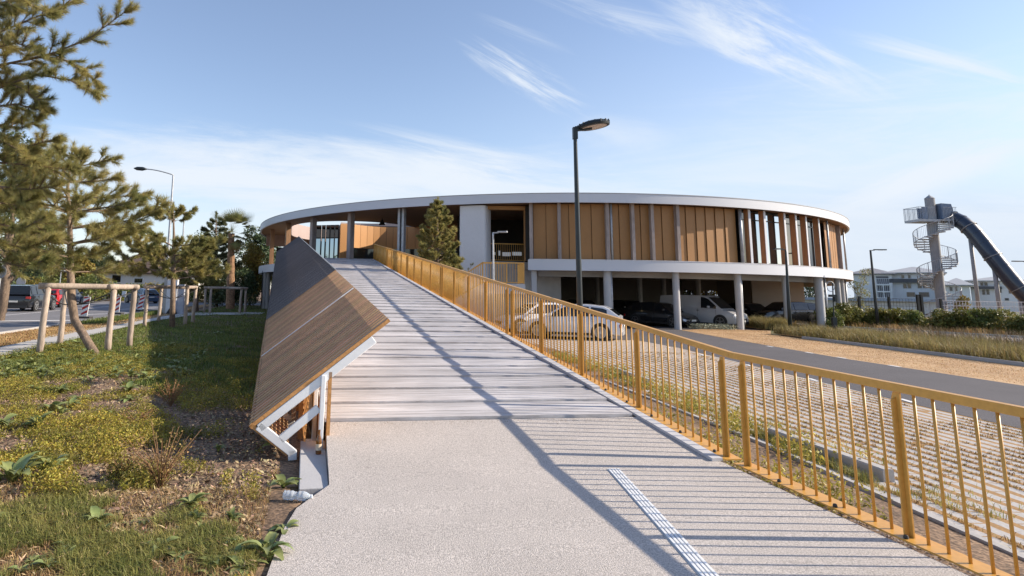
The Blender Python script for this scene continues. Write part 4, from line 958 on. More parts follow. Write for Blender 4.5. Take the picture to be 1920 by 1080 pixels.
    for f in (-.60, .62):
        for sgn in (-1, 1):
            x = f*hl
            a_ = MB(); rm = Matrix.Rotation(R(90), 3, 'X')
            a_.lathe([(wr+.055, 0), (wr+.055, .012)], (x, sgn*(w2+.0)+.0+.006, wr), 28, rm); a_.build('wheel_arch', BLACKP, t, world=False)
            wb = MB(); yc = sgn*(w2-.075)
            wb.lathe([(wr*.72, -.10), (wr*.93, -.10), (wr, -.07), (wr, .07), (wr*.93, .10), (wr*.72, .10)], (x, yc, wr), 28, rm); wo = wb.build('wheel', TYRE, t, world=False, auto=35)
            wo.location = (0, 0, 0); rb = MB(); yo = sgn*(w2+.028)
            for k in range(5):
                an = TAU*k/5+.3; dv = Vector((math.cos(an), 0, math.sin(an)))
                rb.bar(Vector((x, yo, wr))+dv*.03, Vector((x, yo, wr))+dv*wr*.70, .012, .048, dv.cross(Vector((0, 1, 0))))
            rb.lathe([(wr*.72, -.012), (wr*.72, .012), (wr*.64, .012), (wr*.64, -.012)], (x, yo, wr), 28, rm); rb.lathe([(.06, -.02), (.06, .02)], (x, yo, wr), 12, rm)
            rb.build('rim', rim, wo, world=False)
            hb = MB(); hb.lathe([(wr*.66, -.01), (wr*.66, .01)], (x, sgn*(w2+.01), wr), 20, rm); hb.build('hub_disc', mat('hub_dark', (.05, .05, .05), .6), wo, world=False)
    # lights, bumper, grille, mirrors, handles, plate
    HLm = glassy('headlight_glass', (.55, .58, .62), .12, .3); TLm = glassy('taillight_red', (.45, .02, .02), .2)
    for sgn in (-1, 1):
        zb_ = beltz(.94)-.10; mb = MB(); mb.prism([(hl*.90, sgn*w2*.93, zb_+.03), (hl*.975, sgn*w2*.78, zb_-.03), (hl*.985, sgn*w2*.50, zb_-.04), (hl*.985, sgn*w2*.50, zb_-.12), (hl*.975, sgn*w2*.82, zb_-.14), (hl*.91, sgn*w2*.95, zb_-.09)], (.035, sgn*.012, .0)); mb.build('headlight', HLm, t, world=False)
        zt_ = beltz(-.97); mb = MB(); mb.box((-hl*.975, sgn*w2*.82, zt_-.10 if kind != 'van' else .95), (.09, .26 if kind != 'van' else .12, .15 if kind != 'van' else .45)); mb.build('taillight', TLm, t, world=False)
        mb = MB(); mb.box((hl*.36, sgn*(w2+.07), beltz(.3)+.10), (.12, .20, .13)); mo = mb.build('mirror', pm, t, world=False); bv = mo.modifiers.new('b', 'BEVEL'); bv.width = .03; bv.segments = 2
        for f in ((.02, -.42) if kind != 'van' else (.12,)):
            mb = MB(); mb.box((f*hl-.12, sgn*(w2+.005), beltz(f)-.13), (.18, .025, .03)); mb.build('door_handle', pm if kind != 'van' else BLACKP, t, world=False)
        mb = MB()
        for f in ((.38, -.03, -.44) if kind != 'van' else (.52, .06)): mb.bar((f*hl, sgn*(w2-.004), .30), (f*hl, sgn*(w2*.985), beltz(f)-.02), .012, .012)
        mb.build('door_seam', BLACKP, t, world=False)
        mb = MB(); mb.box((0.02*hl, sgn*(w2-.01), .24), (hl*1.0, .03, .10)); mb.build('sill', BLACKP, t, world=False)
    mb = MB(); mb.box((hl*1.0, 0, .50), (.04, W*.52, .15)); mb.build('grille', BLACKP, t, world=False)
    for q_ in (.985, -.985): mb = MB(); mb.box((hl*q_, 0, .31), (.10, W*.81, .17)); mb.build('bumper', BLACKP if kind != 'hatch' else pm, t, world=False)
    if plate:
        PL = mat('number_plate', (.62, .62, .60), .5)
        for sx_ in (-1, 1): mb = MB(); mb.box((sx_*(hl+.035), 0, .42 if sx_ > 0 else .62), (.012, .50, .105)); mb.build('number_plate', PL, t, world=False)
    return t
WP = paint('white_car_paint', (.66, .67, .70)); BP = paint('black_car_paint', (.012, .013, .016)); GP_ = paint('dark_grey_paint', (.03, .033, .038)); RP = paint('red_car_paint', (.40, .012, .012)); BLP = paint('blue_grey_paint', (.06, .09, .15)); VW = paint('van_white', (.42, .43, .46), .35, .4)
wc = gz(1027, 628, LOT); wd_ = gz(1137, 633.5, LOT)
ang = math.atan2(wc.y-wd_.y, wc.x-wd_.x)
c1 = (wc+wd_)/2; ang = R(158)
car('parked_car', 'white hatchback parked side-on behind the railing, nose to the left', (c1.x-.45, 28.3, LOT), ang, 4.25, 1.76, 1.46, WP, 'hatch', RIM, 'cars parked at the round building')
car('parked_car', 'second white car mostly hidden behind the white hatchback', (c1.x-1.35, 31.6, LOT), R(196), 4.2, 1.76, 1.45, WP, 'hatch', RIM, 'cars parked at the round building')
def cpx(x, y, Y): v = at(x, y, Y); return (v.x, Y, LOT)
car('parked_car', 'black hatchback in the car park shade, front facing out beside the white van', cpx(1240, 600, 40.5), R(-52), 4.2, 1.78, 1.46, BP, 'hatch', RIM_D, 'cars parked at the round building')
car('parked_van', 'white delivery van with black bumper parked under the building', cpx(1318, 600, 40.8), R(-50), 4.9, 1.9, 1.92, VW, 'van', RIM_D)
car('parked_car', 'dark car between the van and the big black car, second bay from the right', cpx(1408, 600, 45.5), R(-80), 4.2, 1.75, 1.45, BP, 'hatch', RIM_D, 'cars parked at the round building')
car('parked_car', 'large black car nearest the tall grass, rightmost under the building', cpx(1472, 600, 44.5), R(-168), 4.7, 1.9, 1.58, BP, 'suv', RIM_D, 'cars parked at the round building')
car('parked_car', 'dark car deepest in the shade, left of the black hatchback', cpx(1180, 600, 46.5), R(-70), 4.2, 1.75, 1.5, GP_, 'hatch', RIM_D, 'cars parked at the round building')
car('parked_car', 'dark car roof seen above the white hatchback, deep in the car park', cpx(1092, 600, 45), R(-75), 4.2, 1.75, 1.5, BP, 'hatch', RIM_D, 'cars parked at the round building')
RD = math.atan2(D.y, D.x)
def cl(x, Y): v = at(x, 590, Y); return (v.x, Y, 0.0)
car('parked_car', 'black sport utility car seen from behind at the left road edge', cl(52, 42.5), RD, 4.6, 1.95, 1.68, BP, 'suv', RIM, 'cars on the left road')
car('parked_car', 'red car in front of the black one on the left road', cl(101, 50), RD, 4.1, 1.75, 1.46, RP, 'hatch', RIM, 'cars on the left road')
car('parked_car', 'blue grey car beyond the red one on the left road', cl(121, 57), RD, 4.2, 1.78, 1.48, BLP, 'hatch', RIM, 'cars on the left road')
car('parked_car', 'silver car cut by the left picture edge', cl(-14, 47), RD+R(180), 4.3, 1.8, 1.5, paint('silver_paint', (.35, .37, .40)), 'hatch', RIM, 'cars on the left road')
car('parked_car', 'dark car far off behind the third barrier board', cl(263, 66), RD+R(40), 4.1, 1.8, 1.5, BLP, 'hatch', RIM, 'cars on the left road')

# ------------------------------------------------------------------ red and white barrier boards, signs, board
RED = mat('sign_red', (.42, .025, .02), .55, .08, 5); WHT = mat('sign_white', (.75, .75, .75), .5, .04, 5)
def barrier(x0, x1, yt, yb, Y, tilt, label):
    a = at((x0+x1)/2, yb+3, Y); t = thing('barrier_board', label, 'barrier board', (a.x, Y, 0), group='red and white barrier boards by the road')
    hgt = .98; wd = .34; M = Matrix.Rotation(tilt, 3, 'Y'); o = Vector((a.x, Y, .12)); 
    T = lambda x, z, y=0: o+M @ Vector((x, y, z))
    mb = MB(); mb.prism([T(-wd/2, 0), T(wd/2, 0), T(wd/2, hgt), T(-wd/2, hgt)], (0, .04, 0)); mb.build('board', WHT, t)
    mb = MB()
    for k in range(-1, 4):
        z0 = k*.29-.02; poly = [(-wd/2+.02, z0), (wd/2-.02, z0+.21), (wd/2-.02, z0+.35), (-wd/2+.02, z0+.14)]
        poly = [(x, min(max(z, .02), hgt-.02)) for x, z in poly]
        if max(z for x, z in poly)-min(z for x, z in poly) < .03: continue
        mb.prism([T(x, z, -.006) for x, z in poly], (0, .004, 0))
    mb.build('stripe', RED, t)
    mb = MB(); mb.bar(T(0, -.12, .04), T(0, hgt+.10, .04), .04, .04); mb.build('post', GALV, t)
    mb = MB(); mb.box((a.x, Y, .045), (.8, .4, .09)); mb.build('foot', mat('recycled_foot', (.05, .045, .045), .9), t)
barrier(147, 164, 562, 600, 33.5, R(6), 'nearest red and white striped barrier board between the stakes')
barrier(211, 223, 559, 590, 39, R(2), 'middle red and white striped barrier board behind a thick stake')
barrier(256, 266, 555, 580, 44, R(10), 'farthest red and white barrier board, tilted')
a = at(326, 585, 40); t = thing('white_board', 'tall white upright board by the footpath behind the second pine', 'board', (a.x, 40, 0))
zt = at(326, 524, 40).z; mb = MB(); mb.box((a.x-.18, 40, zt/2), (.62, .25, zt)); mb.build('panel', mat('board_white', (.62, .63, .66), .6), t)
mb = MB(); mb.box((a.x+.34, 40.05, zt/2-.15), (.42, .2, zt-.3)); mb.build('side_panel', mat('board_grey', (.36, .37, .42), .6), t)
mb = MB(); mb.prism([(a.x-.42, 39.8, .03), (a.x+.25, 39.8, .03), (a.x+.12, 39.8, .36), (a.x-.22, 39.8, .36)], (0, .06, 0)); mb.build('base_cover', BLACKP, t)
mb = MB(); mb.box((a.x-.62, 40.1, 1.5), (.2, .2, 3.0)); mb.build('post', CONC, t)
def disc_sign(label, x, y, Y, r_, m, pole=True, zb=0):
    c = at(x, y, Y); t = thing('road_sign', label, 'road sign', (c.x, Y, zb)); mb = MB(); mb.lathe([(r_, 0), (r_, .02)], (c.x, Y-.02, c.z), 24, Matrix.Rotation(R(90), 3, 'X')); mb.build('sign_face', m, t)
    if pole: mb = MB(); mb.tube([(c.x, Y+.02, zb), (c.x, Y+.02, c.z+r_*.8)], .03, 8); mb.build('post', GALV, t)
GREYB = mat('sign_back', (.22, .22, .23), .5)
disc_sign('grey back of a round sign at the left picture edge', 1, 510, 24, .24, GREYB)
disc_sign('pale round sign on a thin post behind the black car', 40, 528, 52, .38, mat('sign_pale', (.5, .48, .47), .5))
for lab, x, yt, Y in (('thin white sign post with a top plate behind the bent pine', 115, 505, 55), ('small white sign post by the far road edge', 235, 551, 62)):
    c = at(x, yt, Y); t = thing('road_sign', lab, 'road sign', (c.x, Y, 0)); mb = MB(); mb.tube([(c.x, Y, 0), (c.x, Y, c.z)], .04, 8); mb.build('post', GALV, t)
    mb = MB(); mb.box((c.x-.1, Y-.05, c.z), (.9 if x < 200 else .4, .04, .3 if x < 200 else .5)); mb.build('sign_face', WHT, t)
# mirror and dark post in the grass on the right
b = at(1565, 612, 31.5); t = thing('signal_post', 'black post with a round mirror ring in the tall grass before the right columns', 'sign post', (b.x, 31.5, LOT))
mb = MB(); mb.box((b.x, 31.5, LOT+.48), (.20, .14, .96)); mb.build('cabinet', DARK_STEEL, t)
tz = at(1561, 530, 31.5); mb = MB(); mb.tube([(b.x, 31.5, LOT+.9), (tz.x, 31.5, tz.z)], .03, 8); mb.build('post', DARK_STEEL, t)
mb = MB(); c = at(1556, 537, 31.5); pts = [(c.x+.19*math.cos(a_), 31.45, c.z+.24*math.sin(a_)) for a_ in np.linspace(0, TAU, 25)]; mb.tube(pts, .018, 6, cap=False); mb.build('ring', GALV, t, smooth=True)
mb = MB(); mb.box((c.x+.05, 31.45, c.z-.45), (.34, .12, .12)); mb.box((c.x+.16, 31.45, c.z-.62), (.10, .12, .22)); mb.build('bracket', DARK_STEEL, t)

# ------------------------------------------------------------------ slide tower
TY = 60.; tb_ = at(1771, 588, TY); tt_ = at(1739.5, 368, TY); TX = at(1755, 480, TY).x
tw = thing('slide_tower', 'tall concrete column tower with a galvanised spiral stair and top platform', 'tower', (TX, TY, LOT))
ztop = tt_.z; mb = MB(); mb.tube([(TX, TY, LOT), (TX, TY, ztop-.25)], .40, 28, cap=False); mb.lathe([(.41, -.25), (.41, -.2), (.02, .12), (.01, .22)], (TX, TY, ztop), 28); mb.build('column', mat('tower_concrete', (.27, .28, .30), .85, .12, .8, .1, 20, stretch=(1, 1, .3), fine=.08, fscale=10), tw, auto=40)
zpl = at(1725, 413, TY).z; rs = 1.55; z0 = LOT; turns = 2.7; nt_ = 44
def spi(f, r_, dz=0, off=0): a = -turns*TAU*(1-f)+R(20); return Vector((TX+r_*math.cos(a), TY+r_*math.sin(a), z0+(zpl-z0)*f+dz))
for k in range(nt_):
    f0 = (k)/nt_; f1 = (k+.85)/nt_; mb = MB(); z = spi(f0, 0).z
    p = [spi(f0, .40), spi(f0, rs), spi(f1, rs), spi(f1, .40)]; p = [Vector((q.x, q.y, z)) for q in p]; mb.prism(p, (0, 0, .11)); mb.build('step', GALV, tw)
sr_ = MB(); pts = [spi(f, rs, 1.05) for f in np.linspace(0, 1, 120)]; sr_.tube(pts, .028, 6); sr_.build('handrail', GALV, tw, smooth=True)
sr_ = MB(); pts = [spi(f, rs, .02) for f in np.linspace(0, 1, 120)]; sr_.tube(pts, .035, 5); sr_.build('stringer', GALV, tw, smooth=True)
sr_ = MB()
for k in range(0, 174): f = (k+.5)/174; sr_.bar(spi(f, rs, .03), spi(f, rs, 1.04), .011 if k % 6 else .05, .011 if k % 6 else .05)
sr_.build('rail_bars', GALV, tw)
mb = MB(); pa_ = at(1710, 413, TY).x; pb2_ = at(1780, 413, TY).x
mb.box(((pa_+TX)/2, TY, zpl-.1), (TX-pa_, 1.9, .22)); mb.box(((TX+pb2_)/2, TY, zpl-.05), (pb2_-TX, 1.9, .12)); mb.build('platform', GALV, tw)
for (xa_, xb_) in ((pa_, TX-.4), (TX+.4, pb2_)):
    for yy in (TY-.95, TY+.95):
        mb = MB()
        mb.bar((xa_, yy, zpl+1.15), (xb_, yy, zpl+1.15), .04, .04)
        k = xa_
        while k <= xb_: mb.bar((k, yy, zpl), (k, yy, zpl+1.15), .018, .018); k += .13
        mb.build('platform_rail', GALV, tw)
mb = MB()
k = TY-.95
while k <= TY+.95: mb.bar((pa_, k, zpl), (pa_, k, zpl+1.15), .018, .018); k += .13
mb.bar((pa_, TY-.95, zpl+1.15), (pa_, TY+.95, zpl+1.15), .04, .04); mb.build('platform_rail', GALV, tw)
SLB = mat('slide_blue_grey', (.13, .18, .27), .5, .1, 2.); 
mb = MB(); mb.box((pa_+.75, TY-.1, zpl+.62), (.55, .05, 1.0)); mb.box((TX-.75, TY-.2, zpl+.66), (.5, .06, 1.2)); mb.build('screen_panel', SLB, tw)
mb = MB(); mb.prism([(TX+.45, TY-.7, zpl+.1), (pb2_-.1, TY-.7, zpl-.0), (pb2_-.1, TY-.7, zpl+.9), (TX+1.4, TY-.7, zpl+1.5), (TX+.45, TY-.7, zpl+1.55)], (0, 1.2, 0)); mb.build('slide_hood', SLB, tw)
# slide tube
ws = thing('water_slide', 'dark blue enclosed tube water slide descending right from the tower top', 'water slide', (pb2_, TY, LOT))
NAVY = paint('slide_navy', (.020, .032, .060), .35, .3)
cl_ = [(1776, 407), (1790, 409), (1806, 418), (1822, 432), (1840, 453), (1858, 477), (1880, 505), (1905, 536), (1935, 566), (1970, 592)]
cl_ = [at(x, y, TY-.0-.9*i*.6) for i, (x, y) in enumerate(cl_)]
fine = []
for i in range(len(cl_)-1):
    for k in range(6): fine.append(cl_[i].lerp(cl_[i+1], k/6))
sm = fine[:]
for _ in range(4): sm = [sm[0]]+[(sm[i-1]+sm[i]*2+sm[i+1])/4 for i in range(1, len(sm)-1)]+[sm[-1]]
mb = MB(); mb.tube(sm, [.56+.09*min(1, i/12)+.0 for i in range(len(sm))], 22); mb.build('tube', NAVY, ws, auto=60)
for i in range(5, len(sm)-2, 5):
    mb = MB(); d_ = (sm[i+1]-sm[i-1]).normalized(); mb.tube([sm[i]-d_*.06, sm[i]+d_*.06], .675, 22); mb.build('joint_flange', NAVY, ws, auto=60)
for i, (xb, yb) in zip((16, 31, 43), ((1823, 575), (1863, 590), (1895, 585))):
    p = sm[i]; mb = MB(); d_ = (sm[i+1]-sm[i-1]).normalized(); mb.tube([p-d_*.035, p+d_*.035], .73, 22); mb.build('ring_clamp', mat('clamp_grey', (.2, .21, .23), .5), ws, auto=60)
    mb = MB(); mb.tube([(p.x, p.y, LOT), (p.x, p.y, p.z-.68)], .15 if i < 20 else .17, 14); mb.build('support', mat('support_grey', (.30, .31, .33), .6), ws, smooth=True)
# ------------------------------------------------------------------ houses
ROOFM = mat('roof_tile', (.11, .075, .06), .85, .15, 2., .2, 20, fine=.12, fscale=20); REND = mat('render_white', (.70, .69, .66), .85, .05, .8)
def wall_box(mb, x0, x1, y0, y1, z0, z1): mb.box(((x0+x1)/2, (y0+y1)/2, (z0+z1)/2), (x1-x0, y1-y0, z1-z0))
def hip(name, x0, x1, y0, y1, ze, zr_, m, parent, ov=.5):
    x0 -= ov; x1 += ov; y0 -= ov; y1 += ov; h = min((y1-y0)/2, (x1-x0)/2)*.95; ym = (y0+y1)/2
    V = [(x0, y0, ze), (x1, y0, ze), (x1, y1, ze), (x0, y1, ze), (x0+h, ym, zr_), (x1-h, ym, zr_), (x0, y0, ze-.15), (x1, y0, ze-.15), (x1, y1, ze-.15), (x0, y1, ze-.15)]
    mb = MB(); mb.add(V, [(0, 1, 5, 4), (1, 2, 5), (2, 3, 4, 5), (3, 0, 4), (0, 6, 7, 1), (1, 7, 8, 2), (2, 8, 9, 3), (3, 9, 6, 0), (6, 9, 8, 7)]); return mb.build(name, m, parent)
def win(parent, xa, xb, za, zb, Y, frame=WHITE_STEEL, g=GLASS_D):
    mb = MB(); mb.box(((xa+xb)/2, Y-.03, (za+zb)/2), (xb-xa+.16, .06, zb-za+.16)); w_ = mb.build('window', frame, parent)
    mb = MB(); mb.box(((xa+xb)/2, Y-.07, (za+zb)/2), (xb-xa, .02, zb-za)); mb.build('pane', g, w_)
    return w_
HY = 80.
def pxw(x, Y, y=520): return at(x, y, Y).x
def pz(x, y, Y): return at(x, y, Y).z
h = thing('house', 'white rendered house with a brown hipped roof behind the left road', 'house', (pxw(250, HY), HY, 0))
x0, x1 = pxw(192, HY), pxw(345, HY); ze = pz(250, 511, HY)
mb = MB(); wall_box(mb, x0, x1, HY, HY+9, 0, ze); wall_box(mb, pxw(177, HY), x0+.1, HY+1.5, HY+8, 0, ze-.2); mb.build('wall', REND, h)
hip('roof', pxw(178, HY), x1, HY, HY+9, ze, pz(260, 470, HY+4.5), ROOFM, h)
mb = MB(); mb.box((pxw(300, HY), HY+6, pz(300, 487, HY+4.5)), (5, 3, .9)); mb.build('dormer', mat('red_tile', (.26, .12, .08), .85), h)
win(h, pxw(211, HY), pxw(227, HY), pz(220, 529, HY), pz(220, 516, HY), HY); win(h, pxw(253, HY), pxw(268, HY), pz(260, 530, HY), pz(260, 522, HY), HY)
mb = MB(); mb.bar((x0-.1, HY-.05, 0), (x0-.1, HY-.05, ze), .1, .1); mb.build('downpipe', DARK_STEEL, h)
# apartment blocks on the right horizon
BW = mat('boarded_white', (.74, .75, .78), .8, .06, 2., stretch=(8, 8, .2)); RG = mat('roof_slate', (.20, .20, .22), .7, .08, .5); RL = mat('roof_pale', (.34, .35, .37), .6, .05, .5); DS = mat('dark_strip', (.09, .09, .10), .7)
WFR = mat('win_frame', (.5, .5, .52), .6)
def block(label, xa, xb, ytop, yeave, ystrip0, ystrip1, wins, Y=115., balc=None, roofm=RL, sx=None):
    b = thing('apartment_block', label, 'apartment block', (pxw((xa+xb)/2, Y), Y, LOT)); X0, X1 = pxw(xa, Y, 540), pxw(xb, Y, 540); xm = (xa+xb)/2
    ze = pz(xm, yeave, Y); mb = MB(); wall_box(mb, X0, X1, Y, Y+14, LOT, ze); mb.build('wall', BW, b)
    hip('roof', X0, X1, Y, Y+14, ze, pz(xm, ytop, Y+7), roofm, b, .9)
    if ystrip0: mb = MB(); s0, s1 = sx or (xa, xb); mb.box(((pxw(s0, Y)+pxw(s1, Y))/2, Y-.5, (pz(xm, ystrip0, Y)+pz(xm, ystrip1, Y))/2), (pxw(s1, Y)-pxw(s0, Y), 1.0, pz(xm, ystrip0, Y)-pz(xm, ystrip1, Y))); mb.build('mansard', DS, b)
    for (wa, wb, ya, yb) in wins: win(b, pxw(wa, Y), pxw(wb, Y), pz(wa, yb, Y), pz(wa, ya, Y), Y, frame=WFR, g=glassy('house_glass', (.05, .055, .065), .1))
    if balc:
        for yy in balc[2]:
            z = pz(xa, yy, Y); A_, B_ = pxw(balc[0], Y), pxw(balc[1], Y); mb = MB(); mb.box(((A_+B_)/2, Y-1, z), (B_-A_, 2, .18)); bb = mb.build('balcony', WHITE_STEEL, b)
            mb = MB(); mb.box(((A_+B_)/2, Y-1.95, z+1.05), (B_-A_, .06, .06)); k = A_
            while k < B_: mb.box((k, Y-1.95, z+.55), (.05, .05, 1.0)); k += .35
            mb.build('balcony_rail', WHITE_STEEL, bb)
        for k in np.linspace(pxw(balc[0], Y), pxw(balc[1], Y), 3): mb = MB(); mb.box((k, Y-1.9, (LOT+ze)/2-1), (.18, .18, ze-LOT-2)); mb.build('balcony_post', WHITE_STEEL, b)
        mb = MB(); mb.box(((pxw(balc[0], Y)+pxw(balc[1], Y))/2, Y-.04, (LOT+ze)/2), (pxw(balc[1], Y)-pxw(balc[0], Y)-.5, .05, ze-LOT-1)); mb.build('recess_shade', mat('recess_grey', (.14, .14, .16), .7), b)  # flat dark sheet painting the shade behind the balconies
    an = math.atan2(b.location.x, b.location.y); b.rotation_euler = (0, 0, -an); b.scale = (math.cos(an), 1, 1)
block('grey roofed apartment block with white balconies, left of the slide tower', 1600, 1674, 503, 513, 0, 0, [], 118, (1640, 1668, (533, 546, 558)), RG)
block('white boarded apartment block with a pale hipped roof, behind the spiral stair', 1664, 1768, 501, 511, 523, 530, [(1692, 1698, 532, 540), (1700, 1706, 532, 540), (1719, 1726, 532, 540), (1729, 1735, 532, 540), (1703, 1707, 515.5, 521), (1690, 1695, 515.5, 521), (1742, 1748, 534, 541), (1697, 1712, 548, 556), (1720, 1738, 548, 556)], 115)
block('low house with a bright pale roof between the slide supports', 1772, 1818, 522, 534, 0, 0, [(1778, 1783, 538, 545), (1788, 1792, 538, 545)], 105)
block('white apartment block with a dark band under the slide, far right', 1818, 1925, 519, 526, 537, 542, [(1836, 1841.5, 529, 535), (1844, 1849.5, 529, 535), (1866, 1872, 529, 535), (1868, 1874, 543, 548.5), (1838, 1843, 543, 552), (1846, 1851, 543, 552), (1888, 1892, 545, 550), (1879, 1886, 559, 563)], 112, None, RL, (1822, 1876))
block('dark roofed house at the right picture edge behind the slide', 1924, 2000, 515, 528, 0, 0, [], 120, None, RG)
Y = 75; b = thing('low_building', 'low building with a pale blue roof seen between the right end columns', 'building', (pxw(1560, Y), Y, LOT))
mb = MB(); wall_box(mb, pxw(1505, Y), pxw(1760, Y), Y, Y+6, LOT, pz(1560, 563, Y)); mb.build('wall', mat('low_wall', (.50, .52, .55), .7), b)
mb = MB(); wall_box(mb, pxw(1503, Y), pxw(1762, Y), Y-.5, Y+6.4, pz(1560, 563, Y), pz(1560, 558, Y)); mb.build('roof', mat('blue_roof', (.22, .30, .42), .5), b)

# ------------------------------------------------------------------ right fence
def mesh_fence(label, pts, h, pcolor, n_h=6, wire=.012, lean=.0, spacing=2.4):
    t = thing('mesh_fence', label, 'fence', pts[0]); mb = MB()
    for a, b in zip(pts[:-1], pts[1:]):
        a, b = Vector(a), Vector(b)
        for k in range(n_h): z = .1+(h-.2)*k/(n_h-1); mb.bar(a+Vector((0, 0, z)), b+Vector((0, 0, z)), wire, wire)
        L = (b-a).length; q = 0
        while q < L: mb.bar(a.lerp(b, q/L)+Vector((0, 0, .1)), a.lerp(b, q/L)+Vector((0, 0, h-.1)), wire*.6, wire*.6); q += .22
    mb.build('mesh_panel', pcolor, t)
    for a, b in zip(pts[:-1], pts[1:]):
        a, b = Vector(a), Vector(b); L = (b-a).length; n = max(1, round(L/spacing))
        for k in range(n+1): mb = MB(); q = a.lerp(b, k/n); mb.box(q+Vector((0, 0, h/2)), (.13, .13, h+.05)); mb.build('post', DARK_STEEL, t)
    return t
FY = 46.
def fx(x, Y=FY): return (pxw(x, Y, 575), Y, LOT)
mesh_fence('dark post and mesh fence behind the hedge, below the slide tower', [fx(1612), fx(1724)], 2.0, DARK_STEEL, 8, .02)
mesh_fence('mesh fence with pale rails behind the hedge under the slide', [fx(1765), fx(1925)], 1.9, mat('rail_pale', (.62, .63, .66), .5, metal=.2), 6, .035, spacing=4.2)
t = thing('gate', 'pair of taller dark fence posts forming a gate left of the tower foot', 'gate', fx(1719, 44))
for x in (1722, 1729): mb = MB(); q = Vector(fx(x, 44)); mb.box(q+Vector((0, 0, 1.1)), (.14, .14, 2.2)); mb.build('post', DARK_STEEL, t)
mb = MB(); a, b_ = Vector(fx(1722, 44)), Vector(fx(1729, 44)); mb.bar(a+Vector((0, 0, 1.9)), b_+Vector((0, 0, 1.9)), .05, .05); mb.build('crossbar', DARK_STEEL, t)

# ------------------------------------------------------------------ foliage generators
rg = np.random.default_rng(11)
def unit(v): return v/np.maximum(np.linalg.norm(v, axis=-1, keepdims=True), 1e-6)
def needles(shoots, m, name, parent, wd=.004, spread=(.35, 1.0)):
    """shoots: list of (p, dir, length, needle_len, count)"""
    Ps = []; Ds = []; Ls = []
    for p, d_, L, nl, c in shoots:
        f = rg.random(c); d0 = np.array(d_, float); d0 /= np.linalg.norm(d0)
        Ps.append(np.array(p)[None]+d0[None]*(f[:, None]*L)); r_ = unit(rg.normal(size=(c, 3)));  r_ -= (r_@d0)[:, None]*d0[None]; r_ = unit(r_)
        a = rg.uniform(spread[0], spread[1], c)[:, None]; Ds.append(unit(d0[None]*np.cos(a)+r_*np.sin(a)+np.array([0, 0, -.06])[None])); Ls.append(nl*rg.uniform(.7, 1.1, c))
    P_ = np.concatenate(Ps); Dd = np.concatenate(Ds); Ll = np.concatenate(Ls)[:, None]; n = len(P_)
    side = unit(np.cross(Dd, unit(rg.normal(size=(n, 3)))))*wd
    V = np.empty((n*3, 3)); V[0::3] = P_-side; V[1::3] = P_+side; V[2::3] = P_+Dd*Ll
    return npmesh(name, V, np.arange(n*3).reshape(-1, 3), m, parent)
def leaves(P_, size, m, name, parent, aspect=.55, up=.3, jitter=.4):
    n = len(P_); nrm_ = unit(rg.normal(size=(n, 3))+np.array([0, 0, up])); a = unit(np.cross(nrm_, unit(rg.normal(size=(n, 3))))); b = np.cross(nrm_, a)
    s = (size*rg.uniform(1-jitter, 1+jitter, n))[:, None]
    V = np.empty((n*4, 3)); V[0::4] = P_-a*s*.5; V[1::4] = P_+b*s*aspect*.5+nrm_*s*.08; V[2::4] = P_+a*s*.5; V[3::4] = P_-b*s*aspect*.5+nrm_*s*.08
    return npmesh(name, V, np.arange(n*4).reshape(-1, 4), m, parent)
def blob(c, r_, n, shell=.55):
    u = unit(rg.normal(size=(n, 3))); rr = shell+(1-shell)*rg.random(n)**.6; return np.array(c)[None]+u*rr[:, None]*np.array(r_)[None]
PN = mat('pine_needles', (.22, .26, .09), .5, .3, 1.1, col2=(.50, .43, .16), island=.35, trans=.4, spec=.3)
PND = mat('pine_needles_dark', (.085, .12, .06), .6, .3, 1.1, col2=(.20, .20, .09), island=.3, trans=.2, spec=.3)
LF = mat('leaf_green', (.08, .13, .035), .55, .3, .8, col2=(.22, .24, .055), island=.35, trans=.25)
LFD = mat('leaf_dark', (.035, .065, .025), .5, .3, .8, col2=(.08, .12, .04), island=.35, trans=.15)
LFY = mat('leaf_yellow', (.22, .20, .03), .6, .25, .8, col2=(.32, .23, .05), island=.3, trans=.3)
